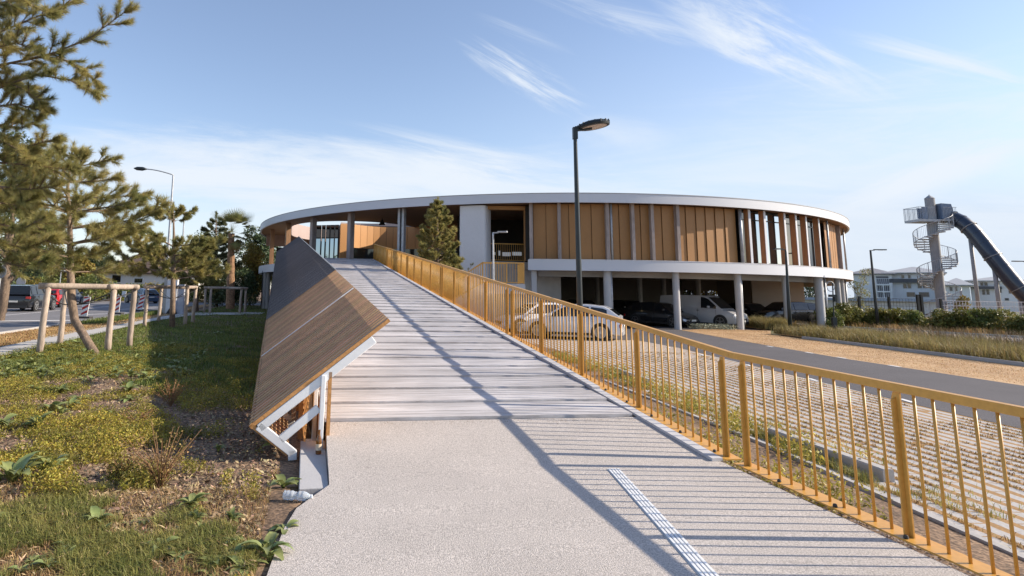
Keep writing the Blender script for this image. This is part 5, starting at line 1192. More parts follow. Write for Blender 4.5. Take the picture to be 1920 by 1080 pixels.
def twig_shoots(pts, n_side, Ls, nl, cnt, tipcount=3, down=.0, mbw=None, droop=.1, start=.35):
    """branch polyline -> needle bearing side twigs"""
    out_ = []; P_ = [Vector(p) for p in pts]; seg = [(P_[i+1]-P_[i]).length for i in range(len(P_)-1)]; tot = sum(seg)
    def pos(f):
        d_ = f*tot
        for i, s_ in enumerate(seg):
            if d_ <= s_ or i == len(seg)-1: return P_[i].lerp(P_[i+1], min(1, d_/s_)), (P_[i+1]-P_[i]).normalized()
            d_ -= s_
    for k in range(n_side):
        f = start+(1-start)*(k+rg.random()*.8)/n_side; p, dd = pos(min(f, 1)); a = rg.uniform(0, TAU); r_ = dd.cross(Vector((0, 0, 1))).normalized(); u_ = r_.cross(dd)
        side = (r_*math.cos(a)+u_*math.sin(a)*.6+Vector((0, 0, .18))).normalized(); d2_ = (dd*.75+side*rg.uniform(.5, 1.)).normalized(); L = Ls*rg.uniform(.5, 1.1)*(1.15-.5*f)
        q = p+d2_*L
        if mbw is not None: mbw.tube([p, q], [.012, .006], 4, cap=False)
        out_.append((tuple(p.lerp(q, .25)), tuple(d2_+Vector((0, 0, .15))), L*.9, nl, cnt))
        if L > .3:
            for _ in range(2):
                d3 = (d2_+Vector(unit(rg.normal(size=3)))*.6).normalized(); s_ = p.lerp(q, rg.uniform(.4, .8)); out_.append((tuple(s_), tuple(d3+Vector((0, 0, .2))), L*.45, nl, int(cnt*.6)))
    p, dd = pos(1)
    for k in range(tipcount): d3 = (dd+Vector(unit(rg.normal(size=3)))*.35).normalized(); out_.append((tuple(p), tuple(d3), Ls*.5, nl, cnt))
    # needles along the outer limb itself
    for f in np.arange(max(start, .4), 1, .12): p, dd = pos(f); out_.append((tuple(p), tuple(dd), tot*.13, nl, int(cnt*.5)))
    return out_
def pine(label, trunk, rads, whorls, reach, nl=.12, cnt=60, side=7, Ls=.42, m=PN, name='pine_tree', wd=.004, rise=.25, az=None, group=None, cat='pine tree', thick=.028):
    """trunk: polyline of points; whorls: list of (fraction up the trunk, branches); reach(f)->length"""
    T = [Vector(p) for p in trunk]; t = thing(name, label, cat, (T[0].x, T[0].y, T[0].z), group)
    mb = MB(); sm_ = T
    mb.tube(sm_, rads, 10); mb.build('trunk', BARK, t, smooth=True)
    seg = [(T[i+1]-T[i]).length for i in range(len(T)-1)]; tot = sum(seg)
    def pos(f):
        d_ = f*tot
        for i, s_ in enumerate(seg):
            if d_ <= s_ or i == len(seg)-1: return T[i].lerp(T[i+1], min(1, d_/s_))
            d_ -= s_
    lb = MB(); sh = []
    for f, nb in whorls:
        a0 = rg.uniform(0, TAU)
        for k in range(nb):
            a = a0+TAU*k/nb+rg.uniform(-.35, .35); L = reach(f)*rg.uniform(.7, 1.12); p = pos(f); hd = Vector((math.cos(a), math.sin(a), 0)); rs_ = rise*rg.uniform(.3, 1.5)
            pts = [p, p+hd*L*.35+Vector((0, 0, L*rs_*.30)), p+hd*L*.7+Vector((0, 0, L*rs_*.55+rg.uniform(-.05, .05))), p+hd*L+Vector((0, 0, L*rs_*1.1))]
            lb.tube(pts, [thick*(L/1.5)**.5, thick*.75*(L/1.5)**.5, thick*.45, .008], 6, cap=False)
            sh += twig_shoots(pts, max(2, int(side*L/1.2)), Ls*min(1, .45+L/2.2), nl, cnt, mbw=lb)
    p = pos(1); 
    for k in range(4): sh.append((tuple(p-Vector((0, 0, .15*k))), (rg.normal()*.15, rg.normal()*.15, 1), .25, nl, cnt))
    lb.build('limb', BARK, t, smooth=True); needles(sh, m, 'crown', t, wd); return t
# staked pine with the bent trunk
Yp = 16.9
tr = [at(184, 660, 16.2), at(158, 630, 16.5), at(140, 600, 16.8), at(134, 560, Yp), at(132, 500, Yp), at(131, 430, Yp), at(127, 350, Yp), at(135, 285, Yp)]
tr[0].z = -.1
def reachA(f):
    return (1.2 if f < .54 else max(.35, 2.2*(1-((f-.50)/.56)**2))) if f < .97 else .35
pine('tall staked pine with a bent trunk base and wide olive crown, left foreground', tr, [.11, .10, .10, .105, .085, .065, .04, .02],
     [(.455, 3), (.52, 5), (.58, 6), (.65, 6), (.72, 6), (.79, 5), (.86, 5), (.93, 4), (.98, 4)], reachA, nl=.19, cnt=115, side=9, Ls=.52, wd=.0048, rise=.26, thick=.028)
# near pine entering from the left edge
t = thing('pine_tree', 'nearest pine, its long needled branches reaching in from the upper left edge', 'pine tree', (at(-150, 500, 10.2).x, 10.2, -.1))
b0 = at(-150, 500, 10.2).x; mb = MB(); mb.tube([(b0, 10.2, -.1), (b0+.1, 10.2, 2), (b0-.05, 10.2, 4.2), (b0+.1, 10.2, 6.5)], [.17, .15, .12, .06], 12); mb.build('trunk', BARK, t, smooth=True)
lb = MB(); sh = []
def hb(pix, Y0, Y1, n_side, Ls=.40, th=.022, cnt=230):
    n_side = int(n_side*1.5)
    global sh
    pts = [at(x, y, Y0+(Y1-Y0)*i/(len(pix)-1)) for i, (x, y) in enumerate(pix)]
    lb.tube([Vector((b0, 10.2, pts[0].z-.25))]+pts, [th*1.3]+[th*(1-.75*i/(len(pts)-1)) for i in range(len(pts))], 7, cap=False)
    sh += twig_shoots(pts, n_side, Ls, .135, cnt, mbw=lb, start=.1)
hb([(-60, 150), (20, 118), (100, 100), (170, 70), (232, 24)], 10.1, 9.4, 15, .42)
hb([(100, 102), (140, 122), (178, 150)], 9.8, 9.6, 9, .36, .018)
hb([(-60, 190), (10, 160), (70, 140), (130, 150), (172, 172)], 10.1, 9.2, 15, .36)
hb([(-60, 120), (0, 60), (60, 35), (120, 10), (160, -25)], 10.2, 10.0, 14, .42)
hb([(-60, 60), (0, 20), (60, -5), (110, -40)], 10.3, 10.5, 12, .42)
hb([(-60, 30), (0, 5), (40, 0), (90, 25)], 10.0, 9.4, 12, .42)
hb([(-60, 140), (-10, 90), (30, 80), (70, 95)], 9.9, 9.2, 12, .40)
hb([(-60, 240), (-10, 200), (30, 195), (80, 208)], 10.1, 9.6, 12, .36)
hb([(-60, 230), (0, 235), (40, 240), (70, 225)], 10.3, 9.9, 11, .36)
hb([(-60, 320), (0, 290), (50, 275), (98, 262)], 10.2, 9.7, 13, .34)
hb([(-60, 330), (0, 305), (60, 310), (130, 318)], 10.0, 9.6, 12, .34)
hb([(-60, 160), (0, 150), (40, 165), (75, 190)], 10.0, 9.5, 12, .36)
hb([(-60, 270), (0, 262), (40, 285), (60, 300)], 10.0, 9.5, 12, .36)
hb([(-60, 360), (0, 350), (50, 355), (100, 350)], 10.0, 9.6, 12, .36)
hb([(-60, 500), (0, 490), (40, 500), (80, 490)], 10.1, 9.8, 11, .34)
hb([(-60, 440), (0, 420), (40, 430), (80, 410)], 10.0, 9.5, 11, .34)
hb([(-60, 470), (0, 455), (50, 465), (90, 450)], 10.2, 9.9, 11, .36)
hb([(-60, 400), (0, 380), (30, 385), (60, 372)], 10.4, 10.0, 10, .34)
lb.build('limb', BARK, t, smooth=True); needles(sh, PN, 'crown', t, .0028, (.3, 1.0))
# second staked pine
Y2 = 27.6
tr = [at(323, 610, Y2), at(324, 560, Y2), at(325, 500, Y2), at(326, 440, Y2), at(325, 392, Y2)]; tr[0].z = -.05
pine('second staked pine with pale lower limbs in front of the white house', tr, [.12, .11, .09, .05, .02], [(.40, 5), (.46, 6), (.53, 6), (.60, 5), (.68, 4), (.90, 4), (.96, 4)],
     lambda f: 2.2 if f < .55 else (1.5 if f < .75 else .7), nl=.18, cnt=110, side=9, Ls=.50, wd=.0095, rise=.35)
for lab, x, yb, yt, Y, rch, m_, wh in (('dark pine behind the palm, left of the round building', 405, 590, 402, 58, 2.0, PND, 9), ('broad pine right of the second staked pine', 368, 588, 455, 46, 2.0, PN, 6)):
    tr = [at(x, y, Y) for y in np.linspace(yb, yt, 5)]; tr[0].z = -.05
    pine(lab, tr, [.16, .14, .11, .07, .02], [(.3+.66*i/wh, 5) for i in range(wh)], lambda f: max(.5, rch*(1.25-f)), nl=.24, cnt=80, side=8, Ls=.6, m=m_, wd=.017, rise=.25)
# conifer right of the ramp
Yc = 33.
tr = [at(820, y, Yc) for y in (585, 530, 480, 430, 380)]; tr[0].z = LOT
pine('bushy conical pine beside the ramp in front of the white tower', tr, [.13, .11, .08, .05, .02], [(.30+.68*i/15, 6) for i in range(16)],
     lambda f: max(.22, 1.75*(1-f)**.62 if f > .42 else 1.3), nl=.15, cnt=85, side=13, Ls=.38, m=PN, wd=.012, rise=.40)
t = thing('sapling', 'thin sapling sprig rising beside the stair right of the conifer', 'sapling', (at(868, 560, 29).x, 29, LOT)); mb = MB(); pts = [Vector((at(868, 560, 29).x, 29, LOT)), at(870, 520, 29), at(884, 498, 29)]; mb.tube(pts, [.03, .015, .006], 6); mb.build('stem', BARK, t); needles(twig_shoots(pts, 9, .22, .08, 40, start=.45), PND, 'crown', t, .006)

def tree(label, c, h, blobs, m, n, size, name='tree', trunk_r=.15, group=None, cat='tree', zb=0., limbs=6):
    c = Vector(c); t = thing(name, label, cat, (c.x, c.y, zb), group); mb = MB(); mb.tube([(c.x, c.y, zb-.05), (c.x+.05, c.y, zb+h*.35), (c.x-.03, c.y, zb+h*.7)], [trunk_r, trunk_r*.75, trunk_r*.3], 9)
    for k in range(min(limbs, len(blobs))):
        b = blobs[k]; mb.tube([(c.x, c.y, zb+h*.3), (c.x+b[0]*.5, c.y+b[1]*.5, zb+(h*.35+b[2])/2), (c.x+b[0], c.y+b[1], zb+b[2])], [trunk_r*.5, trunk_r*.3, .02], 6)
    mb.build('trunk', BARK, t, smooth=True); P_ = []
    tot = sum(b[3]**2 for b in blobs)
    for b in blobs:
        k = max(30, int(n*b[3]**2/tot)); rz_ = b[4] if len(b) > 4 else b[3]*.8; q = blob((c.x+b[0], c.y+b[1], zb+b[2]), (b[3], b[3], rz_), k, .45)
        # small clusters rather than an even shell
        q += rg.normal(size=q.shape)*b[3]*.06; P_.append(q)
    P_ = np.concatenate(P_); keep = (np.sin(P_[:, 0]*3.1)+np.sin(P_[:, 1]*2.7)+np.sin(P_[:, 2]*3.7+P_[:, 0]*2)) > -1.35; P_ = P_[keep]
    P_ = P_[P_[:, 2] > zb+.02]
    leaves(P_, size, m, 'crown', t); return t
def rblobs(w_, z0, z1, n, r_, seed):
    q = random.Random(seed); o_ = []
    for k in range(n):
        z = z0+(z1-z0)*(k+.5)/n; ww = w_*math.sin(max(.15, (1-(z-z0)/(z1-z0)))*2.2)**.8 if True else w_; a = q.uniform(0, TAU); rr = ww*q.uniform(.2, .9)
        o_.append((rr*math.cos(a), rr*math.sin(a), z, r_*q.uniform(.7, 1.2)))
    return o_
tree('dense dark broadleaf tree standing behind the near pine at the left edge', (at(5, 560, 30).x, 30, 0), 9.2, rblobs(1.7, 2.6, 8.6, 12, 1.05, 1), LFD, 11000, .16, trunk_r=.2)
tree('orange barked small tree at the left edge beside the black car', (at(9, 590, 38).x, 38, 0), 5.2, rblobs(1.6, 2.4, 5.0, 8, .8, 3), LF, 4000, .16, trunk_r=.09)
for i, (lab, x, Y, h_, w_, m_) in enumerate((('broad green tree beyond the road, far left', 30, 80, 7.4, 4.2, LF), ('round tree beyond the road behind the thin white sign post', 95, 84, 6.4, 4.0, LF),
      ('olive tree left of the white house', 145, 76, 5.0, 2.2, LFY), ('tall dark tree behind the house roof, left side', 178, 100, 7.2, 4.0, LFD), ('dark green tree right of the house behind the middle pines', 300, 98, 8, 4, LFD),
      ('deep green tree behind the dark pine', 385, 96, 9.6, 4.6, LFD), ('tall dark tree between palm and round building', 478, 84, 9.6, 3.3, LFD), ('second dark tree close to the round building', 500, 92, 9.0, 3.4, LFD))):
    tree(lab, (at(x, 560, Y).x, Y, 0), h_, rblobs(w_*.7, h_*.25, h_*.92, 12, w_*.42, 20+i), m_, 7000, .30, trunk_r=.2)
tree('yellow green shrub tree between the palm and the round building', (at(467, 580, 62).x, 62, 0), 6.2, rblobs(1.9, .9, 5.6, 12, 1.0, 40), LFY, 9000, .20, trunk_r=.12)
tree('dark rounded evergreen bush in the shade below the palm', (at(452, 590, 54).x, 54, 0), 3.2, rblobs(1.5, .6, 2.7, 9, .85, 41), LFD, 7000, .14, name='shrub', cat='shrub', trunk_r=.08)
tree('low dark bush left of the palm stakes', (at(405, 590, 57).x, 57, 0), 3.0, rblobs(1.6, .5, 2.4, 9, .9, 42), LFD, 5000, .15, name='shrub', cat='shrub', trunk_r=.08)
# hedges across the road: separate bushes in a row
for i, x in enumerate(list(range(-30, 190, 26))):
    Y = 70+3*math.sin(i*2.1); hh = 2.0+.6*math.sin(i*1.7+1)
    tree('green bush in the hedge row along the far side of the left road', (at(x, 560, Y).x, Y, 0), hh+.5, rblobs(1.3, .4, hh, 7, .95, 60+i), LF if i % 3 else LFY, 2600, .2, name='shrub', cat='shrub', group='hedge bushes beyond the left road', trunk_r=.06, limbs=2)
for i, x in enumerate(list(range(190, 470, 24))):
    Y = 74+2*math.sin(i*1.3); hh = 1.6+.3*math.sin(i*1.9)
    tree('low green bush in the hedge in front of the white house', (at(x, 560, Y).x, Y, 0), hh+.4, rblobs(1.3, .3, hh, 6, .85, 90+i), LF if i % 4 else LFY, 2200, .18, name='shrub', cat='shrub', group='hedge bushes before the house', trunk_r=.06, limbs=2)
# palm
Yq = 52.; t = thing('palm_tree', 'shaggy fan palm with an orange brown trunk inside the farthest stake frame', 'palm tree', (at(431, 588, Yq).x, Yq, 0))
b = at(431, 588, Yq); tp2 = at(434, 438, Yq); mb = MB(); pts = [Vector((b.x, Yq, -.05)).lerp(tp2, f) for f in np.linspace(0, 1, 14)]; mb.tube(pts, [.34+.035*(i % 2)-.008*i for i in range(14)], 12); mb.build('trunk', mat('palm_bark', (.26, .15, .085), .9, .35, 4, .8, 14, fine=.3, fscale=14), t)
P_ = []; rs2 = random.Random(5)
Vn = []; 
for k in range(34):
    a = rs2.uniform(0, TAU); e = rs2.uniform(-.8, 1.35); L = rs2.uniform(1.2, 1.75); d_ = Vector((math.cos(a)*math.cos(e), math.sin(a)*math.cos(e), math.sin(e))); o_ = tp2+Vector((0, 0, .15)); hub = o_+d_*L*.75
    side = d_.cross(Vector((0, 0, 1))).normalized(); upv = side.cross(d_)
    for j in range(17):
        fa = (j-8)/8*1.25; dd = (d_*math.cos(fa)+side*math.sin(fa)-Vector((0, 0, .22))).normalized(); q = hub+dd*L*.75; s2 = dd.cross(upv).normalized()*.05
        Vn += [hub-s2, hub+s2, q]
    Vn += [o_-side*.02, o_+side*.02, hub]
npmesh('crown', np.array([tuple(v) for v in Vn]), np.arange(len(Vn)).reshape(-1, 3), mat('palm_leaf', (.14, .17, .055), .5, .3, 1., col2=(.26, .24, .08), island=.3, trans=.2), t)
Vn = []
for k in range(22):
    a = rs2.uniform(-1.2, 1.2); o_ = tp2+Vector((0, 0, -.1)); d_ = Vector((math.cos(a), math.sin(a), -.9-rs2.random())).normalized(); hub = o_+d_*.8; side = d_.cross(Vector((0, 0, 1))).normalized()
    for j in range(11): fa = (j-5)/5*.8; dd = (d_*math.cos(fa)+side*math.sin(fa)-Vector((0, 0, .5))).normalized(); q = hub+dd*.8; Vn += [hub-side*.03, hub+side*.03, q]
npmesh('dead_fronds', np.array([tuple(v) for v in Vn]), np.arange(len(Vn)).reshape(-1, 3), mat('dead_frond', (.36, .20, .07), .8, .25, 2, island=.2), t)

# right side: hedge bushes and saplings
hp = [(26.3, 41.8), (29.4, 43.4), (32.8, 37), (34.6, 32), (36.2, 27)]
HM = mat('hedge_leaf', (.09, .12, .03), .55, .3, .9, col2=(.30, .28, .06), island=.35, trans=.25)
def along(pts, f):
    seg = [math.dist(a, b) for a, b in zip(pts[:-1], pts[1:])]; d_ = f*sum(seg)
    for i, s_ in enumerate(seg):
        if d_ <= s_ or i == len(seg)-1: k = d_/s_; return pts[i][0]+(pts[i+1][0]-pts[i][0])*k, pts[i][1]+(pts[i+1][1]-pts[i][1])*k
        d_ -= s_
for i in range(26):
    x, y = along(hp, (i+.5)/26); q = random.Random(300+i); hh = q.uniform(1.0, 1.5); y += q.uniform(-.5, .5)
    bl_ = [(q.uniform(-.6, .6), q.uniform(-.5, .5), q.uniform(.25, hh*.8), q.uniform(.38, .62)) for _ in range(8)]
    tree('leafy green bush in the low hedge before the right fence', (x, y, LOT), hh, bl_, HM if i % 4 else LF, 3400, .14, name='shrub', cat='shrub', group='low hedge bushes on the right', trunk_r=.04, zb=LOT, limbs=3)
tree('sparse pale sapling right of the round building', (at(1612, 590, 50).x, 50, LOT), 4.0, [(-.3, 0, 1.6, .6), (.3, 0, 2.3, .6), (.5, .2, 3.2, .5), (-.2, .1, 2.9, .45), (.1, 0, 1.0, .7), (.8, 0, 3.9, .4)], mat('sapling_leaf', (.22, .24, .10), .6, .2, 1, island=.3, trans=.3), 1900, .11, name='sapling', cat='sapling', trunk_r=.05, zb=LOT)
tree('small golden sapling at the slide foot between fence posts', (at(1806, 590, 52).x, 52, LOT), 2.3, [(0, 0, 1.5, .55), (-.2, 0, 1.1, .5), (.2, 0, 1.9, .4)], LFY, 1500, .12, name='sapling', cat='sapling', trunk_r=.05, zb=LOT)
tree('dark distant tree seen between the columns at the right end', (at(1520, 560, 95).x, 95, LOT), 4.6, rblobs(2, 1, 4.2, 8, 1.3, 77), LFD, 2500, .25, trunk_r=.15, zb=LOT)
for i, x in enumerate((1286, 1300, 1318, 1336)): tree('sunlit green bush behind the car park opening', (at(x, 560, 72).x, 72, LOT), 2.6, rblobs(1.3, .5, 3.2, 6, 1.1, 110+i), LFY if i > 1 else LF, 1500, .25, name='shrub', cat='shrub', group='bushes behind the car park', trunk_r=.06, zb=LOT)
# ------------------------------------------------------------------ ground vegetation
def blades(X, Y, Z, h, wd, m, name, lean=.5, label=None, bend=.6, curl=None):
    n = len(X); a = rg.uniform(0, TAU, n); hd = np.stack([np.cos(a), np.sin(a), np.zeros(n)], 1); sd_ = np.stack([-np.sin(a), np.cos(a), np.zeros(n)], 1)
    P0 = np.stack([X, Y, Z], 1); hh = (h*rg.uniform(.55, 1.25, n))[:, None]; ln = (lean*rg.random(n))[:, None]; w_ = (wd*rg.uniform(.7, 1.2, n))[:, None]
    up = np.array([0, 0, 1.])[None]
    P1 = P0+up*hh*.55+hd*hh*ln*.3; P2 = P0+up*hh*(1-.25*ln)+hd*hh*ln*(1+bend*.3)
    V = np.empty((n*5, 3)); V[0::5] = P0-sd_*w_; V[1::5] = P0+sd_*w_; V[2::5] = P1+sd_*w_*.75; V[3::5] = P1-sd_*w_*.75; V[4::5] = P2
    i = np.arange(n)*5; T = np.concatenate([np.stack([i, i+1, i+2], 1), np.stack([i, i+2, i+3], 1), np.stack([i+3, i+2, i+4], 1)])
    o = npmesh(name, V, T, m); o['kind'] = 'stuff'
    if label: o['label'] = label
    return o
def fbm(x, y, s=1., seed=0.):
    return (np.sin(x*1.3*s+seed)+np.sin(y*1.7*s+seed*2)+np.sin((x+y)*1.1*s+seed*3)+np.sin((x*1.9-y*1.3)*s*1.3+seed)+.6*np.sin(x*5.1*s+y*3.3*s+seed)+.6*np.sin(y*6.3*s-x*4.1*s+seed*1.7))/5.2
def sample_left(n, y0, y1, vmax=-.25, vmin=-7.0, power=1.):
    Y = y0*(y1/y0)**rg.random(n); X0 = (-800/1216.)*Y-.8; X1 = np.where(Y < 7, -.1*Y*0-.35, -.35-.2*(Y-7)); 
    X = X0+(X1-X0)*rg.random(n); v = X*NV.x+Y*NV.y; s = X*D.x+Y*D.y; ok = (v < vmax-np.maximum(0, s-7)*.047) & (v > vmin-.013*s)
    return X[ok], Y[ok]
GRM = mat('grass_blade', (.17, .22, .045), .6, .3, 1.3, col2=(.36, .33, .09), island=.35, trans=.35)
GRD = mat('dry_blade', (.42, .27, .11), .7, .25, 1.3, col2=(.52, .38, .17), island=.3, trans=.3)
GRN = mat('fresh_blade', (.10, .165, .035), .6, .3, 1., col2=(.22, .26, .055), island=.35, trans=.35)
X, Y = sample_left(130000, 3.3, 6.6); f = fbm(X, Y, 1.6, 1.)+.45*fbm(X, Y, 5.5, 2.); k = (f > .06+np.maximum(0, Y-4.9)*.38)
blades(X[k], Y[k], gfun(X[k], Y[k]), .075, .0028, GRM, 'lawn_grass', lean=1.4)
k = (f <= .25) & (Y < 5.8) & (rg.random(len(X)) < .28)
blades(X[k], Y[k], gfun(X[k], Y[k]), .055, .0024, GRD, 'dry_grass', lean=1.8)
X, Y = sample_left(150000, 10.2, 62); f = fbm(X, Y, .7, 4.); v = X*NV.x+Y*NV.y; k = (f > -.70+np.maximum(0, 15-Y)*.20) 
blades(X[k], Y[k], gfun(X[k], Y[k]), np.clip(.10+.0*Y, 0, 1)[k], .0035+.00022*Y[k], GRN, 'lawn_grass', lean=1.2)
# creeping yellow green ground cover between the mulch
X, Y = sample_left(500000, 3.6, 19); f = fbm(X, Y, 1.6, 2.4)+.55*fbm(X, Y, 6, 1.); v = X*NV.x+Y*NV.y
k = f > -.12+np.maximum(0, v+3.0)*.14+np.maximum(0, Y-15)*.05+np.clip((6.4-Y)*.5, 0, .30)
P_ = np.stack([X[k], Y[k], gfun(X[k], Y[k])+.01+rg.random(k.sum())**1.3*.15*(.3+np.clip(f[k]*1.6, 0, 1))], 1)
GC = mat('ground_cover_leaf', (.18, .20, .03), .55, .3, 1.8, col2=(.46, .38, .06), island=.35, trans=.3)
o = leaves(P_, .026, GC, 'ground_cover', None, aspect=.45, up=.8); o['kind'] = 'stuff'
# mulch chips
X, Y = sample_left(26000, 4.6, 13); k = fbm(X, Y, 1.6, 2.4) < .45
P_ = np.stack([X[k], Y[k], gfun(X[k], Y[k])+.006+rg.random(k.sum())*.02], 1)
o = leaves(P_, .038, mat('bark_chip', (.22, .15, .085), .9, .3, 4, col2=(.43, .33, .21), island=.5), 'mulch_chips', None, aspect=.5, up=2.2, jitter=.6); o['kind'] = 'stuff'
# broad leaved weeds
WL = mat('dock_leaf', (.20, .26, .08), .45, .25, 6, col2=(.36, .40, .15), island=.25, trans=.25, spec=.5)
def rosette_mesh(name, nl, L, seed, m=WL, upright=.6, wf=.17):
    q = random.Random(seed); V = []; Fc = []
    for k in range(nl):
        a = TAU*k/nl*1.0+q.uniform(-.4, .4); e = upright*q.uniform(.5, 1.4); l = L*q.uniform(.6, 1.15); hd = Vector((math.cos(a), math.sin(a), 0)); sd_ = Vector((-math.sin(a), math.cos(a), 0)); base = len(V); p = Vector((0, 0, 0)); ang = e+.35; n = 7
        for i in range(n):
            f = i/(n-1); wdt = l*wf*max(.08, math.sin(min(1, f*1.02+.06)*math.pi)**.7)*(1 if f < .97 else .1)
            tw = .25*math.sin(f*5+k); fold = wdt*.35
            V += [p-sd_*wdt+Vector((0, 0, fold+tw*wdt)), p.copy(), p+sd_*wdt+Vector((0, 0, fold-tw*wdt))]
            p = p+(hd*math.cos(ang)+Vector((0, 0, math.sin(ang))))*l/(n-1); ang -= (.9+.6*q.random())/(n-1)*1.3
        for i in range(n-1):
            b = base+3*i; Fc += [(b, b+1, b+4, b+3), (b+1, b+2, b+5, b+4)]
    me = bpy.data.meshes.new(name); me.from_pydata([tuple(v) for v in V], [], Fc); me.polygons.foreach_set('use_smooth', [True]*len(me.polygons)); me.materials.append(m); return me
RM = [rosette_mesh('weed_leaves', n_, .2, 50+i, upright=u_) for i, (n_, u_) in enumerate(((9, .5), (12, .8), (14, 1.0), (8, .35)))]
def weed(p, sc, i, label, group=None, rz=None):
    p = Vector((p.x, p.y, float(gfun(p.x, p.y))))
    o = bpy.data.objects.new('broadleaf_weed', RM[i % 4]); C.objects.link(o); o.location = p; o.scale = (sc, sc, sc); o.rotation_euler = (0, 0, rz if rz is not None else random.uniform(0, 6)); tag(o, label, 'weed', group); return o
big = [((22, 915), 1.7, 1, 'large upright leafy weed at the left picture edge'), ((85, 905), 1.35, 2, 'big upright weed right of the one at the left edge'), ((532, 905), 1.05, 0, 'pale green leafy weed under the tip of the slatted screen'),
       ((360, 955), 1.0, 1, 'dark leafy weed in the grass tuft left of the water bottle'), ((500, 1035), 1.05, 0, 'dark spreading weed at the path edge, lower centre left'), ((455, 1062), .9, 3, 'flat weed beside the dark one at the path edge'),
       ((535, 995), .75, 3, 'small weed just below the plastic bottle'), ((180, 985), .8, 1, 'small weed in the grass between mulch and lower edge'), ((300, 1030), .7, 0, 'weed in the lawn at the bottom, middle of the left half'), ((15, 985), .9, 3, 'floppy weed low at the left edge'),
       ((410, 830), .6, 2, 'small weed in the shaded mulch near the screen'), ((245, 810), .7, 2, 'weed in the mulch left of the dry shrub')]
for (x, y), sc, i, lab in big: weed(gz(x, y, -.03), sc, i, lab)
for s_, l_, sc in ((0, -.3, .9), (.35, -.36, 1.1), (.7, -.3, .8)):
    pass
weed(GF(.55, -.42, 0)*1 if False else Vector((GF(.5, -.42, 0).x, GF(.5, -.42, 0).y, -.02)), 1.4, 2, 'tall yellow green weed growing inside under the slatted screen')
q = random.Random(9)
for k in range(190):
    x = q.uniform(-10, 440); y = q.choice([q.uniform(650, 715), q.uniform(650, 715), q.uniform(680, 850), q.uniform(625, 680)]); p = gz(x, y, -.03)
    if p.x*NV.x+p.y*NV.y > -1.6-.05*p.y or p.x*NV.x+p.y*NV.y < -6.8: continue
    weed(p, q.uniform(.8, 1.35), k, 'small leafy green weed scattered on the planted bank', 'small weeds on the left bank')
for k in range(26):
    x = q.uniform(0, 520); y = q.uniform(960, 1075); weed(gz(x, y, -.03), q.uniform(.35, .6), k, 'little weed rosette in the foreground grass', 'little weeds in the foreground grass')
# dry shrubs: many thin arching stems with small tan leaves
def dry_shrub(px_, py_, h, n, m, label, w_=.5, seed=1):
    p = gz(px_, py_, -.03); p.z = float(gfun(p.x, p.y)); t = thing('dry_shrub', label, 'shrub', p); mb = MB(); P_ = []; q = random.Random(seed)
    for k in range(n):
        a = q.uniform(0, TAU); r_ = w_*q.uniform(.2, 1); hh = h*q.uniform(.45, 1.); pts = [p+Vector((0, 0, 0)), p+Vector((math.cos(a)*r_*.35, math.sin(a)*r_*.35, hh*.5)), p+Vector((math.cos(a)*r_, math.sin(a)*r_, hh))]; mb.tube(pts, [.005, .004, .002], 4, cap=False)
        for j in range(26): f = .25+.75*q.random(); i_ = 0 if f < .5 else 1; g_ = pts[i_].lerp(pts[i_+1], (f-.5*i_)*2); P_.append(tuple(g_+Vector((q.gauss(0, .022), q.gauss(0, .022), q.gauss(0, .022)))))
    mb.build('stem', mat('stem_brown', (.22, .12, .06), .8), t); leaves(np.array(P_), .020, m, 'leaves', t, aspect=.6)
TAN = mat('tan_leaf', (.27, .17, .06), .7, .3, 3, col2=(.38, .29, .09), island=.35, trans=.2)
RUST = mat('rust_leaf', (.25, .11, .04), .7, .3, 3, col2=(.33, .20, .06), island=.35, trans=.2)
dry_shrub(300, 905, .52, 34, TAN, 'dry tan twiggy shrub on the mulch in the middle of the bank', .42, 1)
dry_shrub(230, 890, .30, 22, TAN, 'low dry shrub left of the taller tan one', .30, 2)
dry_shrub(320, 760, .42, 20, RUST, 'rusty brown twiggy shrub in the shade above the tan one', .38, 3)
dry_shrub(258, 800, .25, 14, RUST, 'small rusty sprig at the shade edge', .28, 4)
dry_shrub(520, 890, .16, 6, TAN, 'tiny dry sprig below the screen tip', .10, 5)
# railing strip weeds, golden joint grass
n = 17000; s = rg.uniform(5.0, 17, n); v = 4.42+rg.random(n)**1.3*(.5+.09*(s-5)); X = D.x*s+NV.x*v; Y = D.y*s+NV.y*v; k = fbm(X, Y, 2.2, 5) > -.12
P_ = np.stack([X[k], Y[k], -.2+rg.random(k.sum())**1.4*.24], 1); o = leaves(P_, .042, mat('strip_weed_leaf', (.26, .28, .05), .55, .3, 2, col2=(.52, .42, .08), island=.3, trans=.3), 'strip_weeds', None, aspect=.4, up=.5); o['kind'] = 'stuff'
n = 17000; Y = rg.uniform(7.5, 20, n); X = 4.35+np.abs(rg.normal(size=n))*.42-np.maximum(0, Y-13)*.05; k = fbm(X, Y, 2.6, 8) > -.2
P_ = np.stack([X[k], Y[k], LOT+rg.random(k.sum())**1.4*.20], 1); o = leaves(P_, .05, mat('bank_weed_leaf', (.24, .27, .05), .55, .3, 2, col2=(.54, .44, .08), island=.3, trans=.3), 'strip_weeds', None, aspect=.4, up=.5); o['kind'] = 'stuff'
n = 2600; s = rg.uniform(20, 30, n); v = 4.5+rg.random(n)*2.5; X = D.x*s+NV.x*v; Y = D.y*s+NV.y*v
P_ = np.stack([X, Y, -.2+rg.random(n)*.35], 1); o = leaves(P_, .09, LFY, 'strip_weeds', None, aspect=.4); o['kind'] = 'stuff'
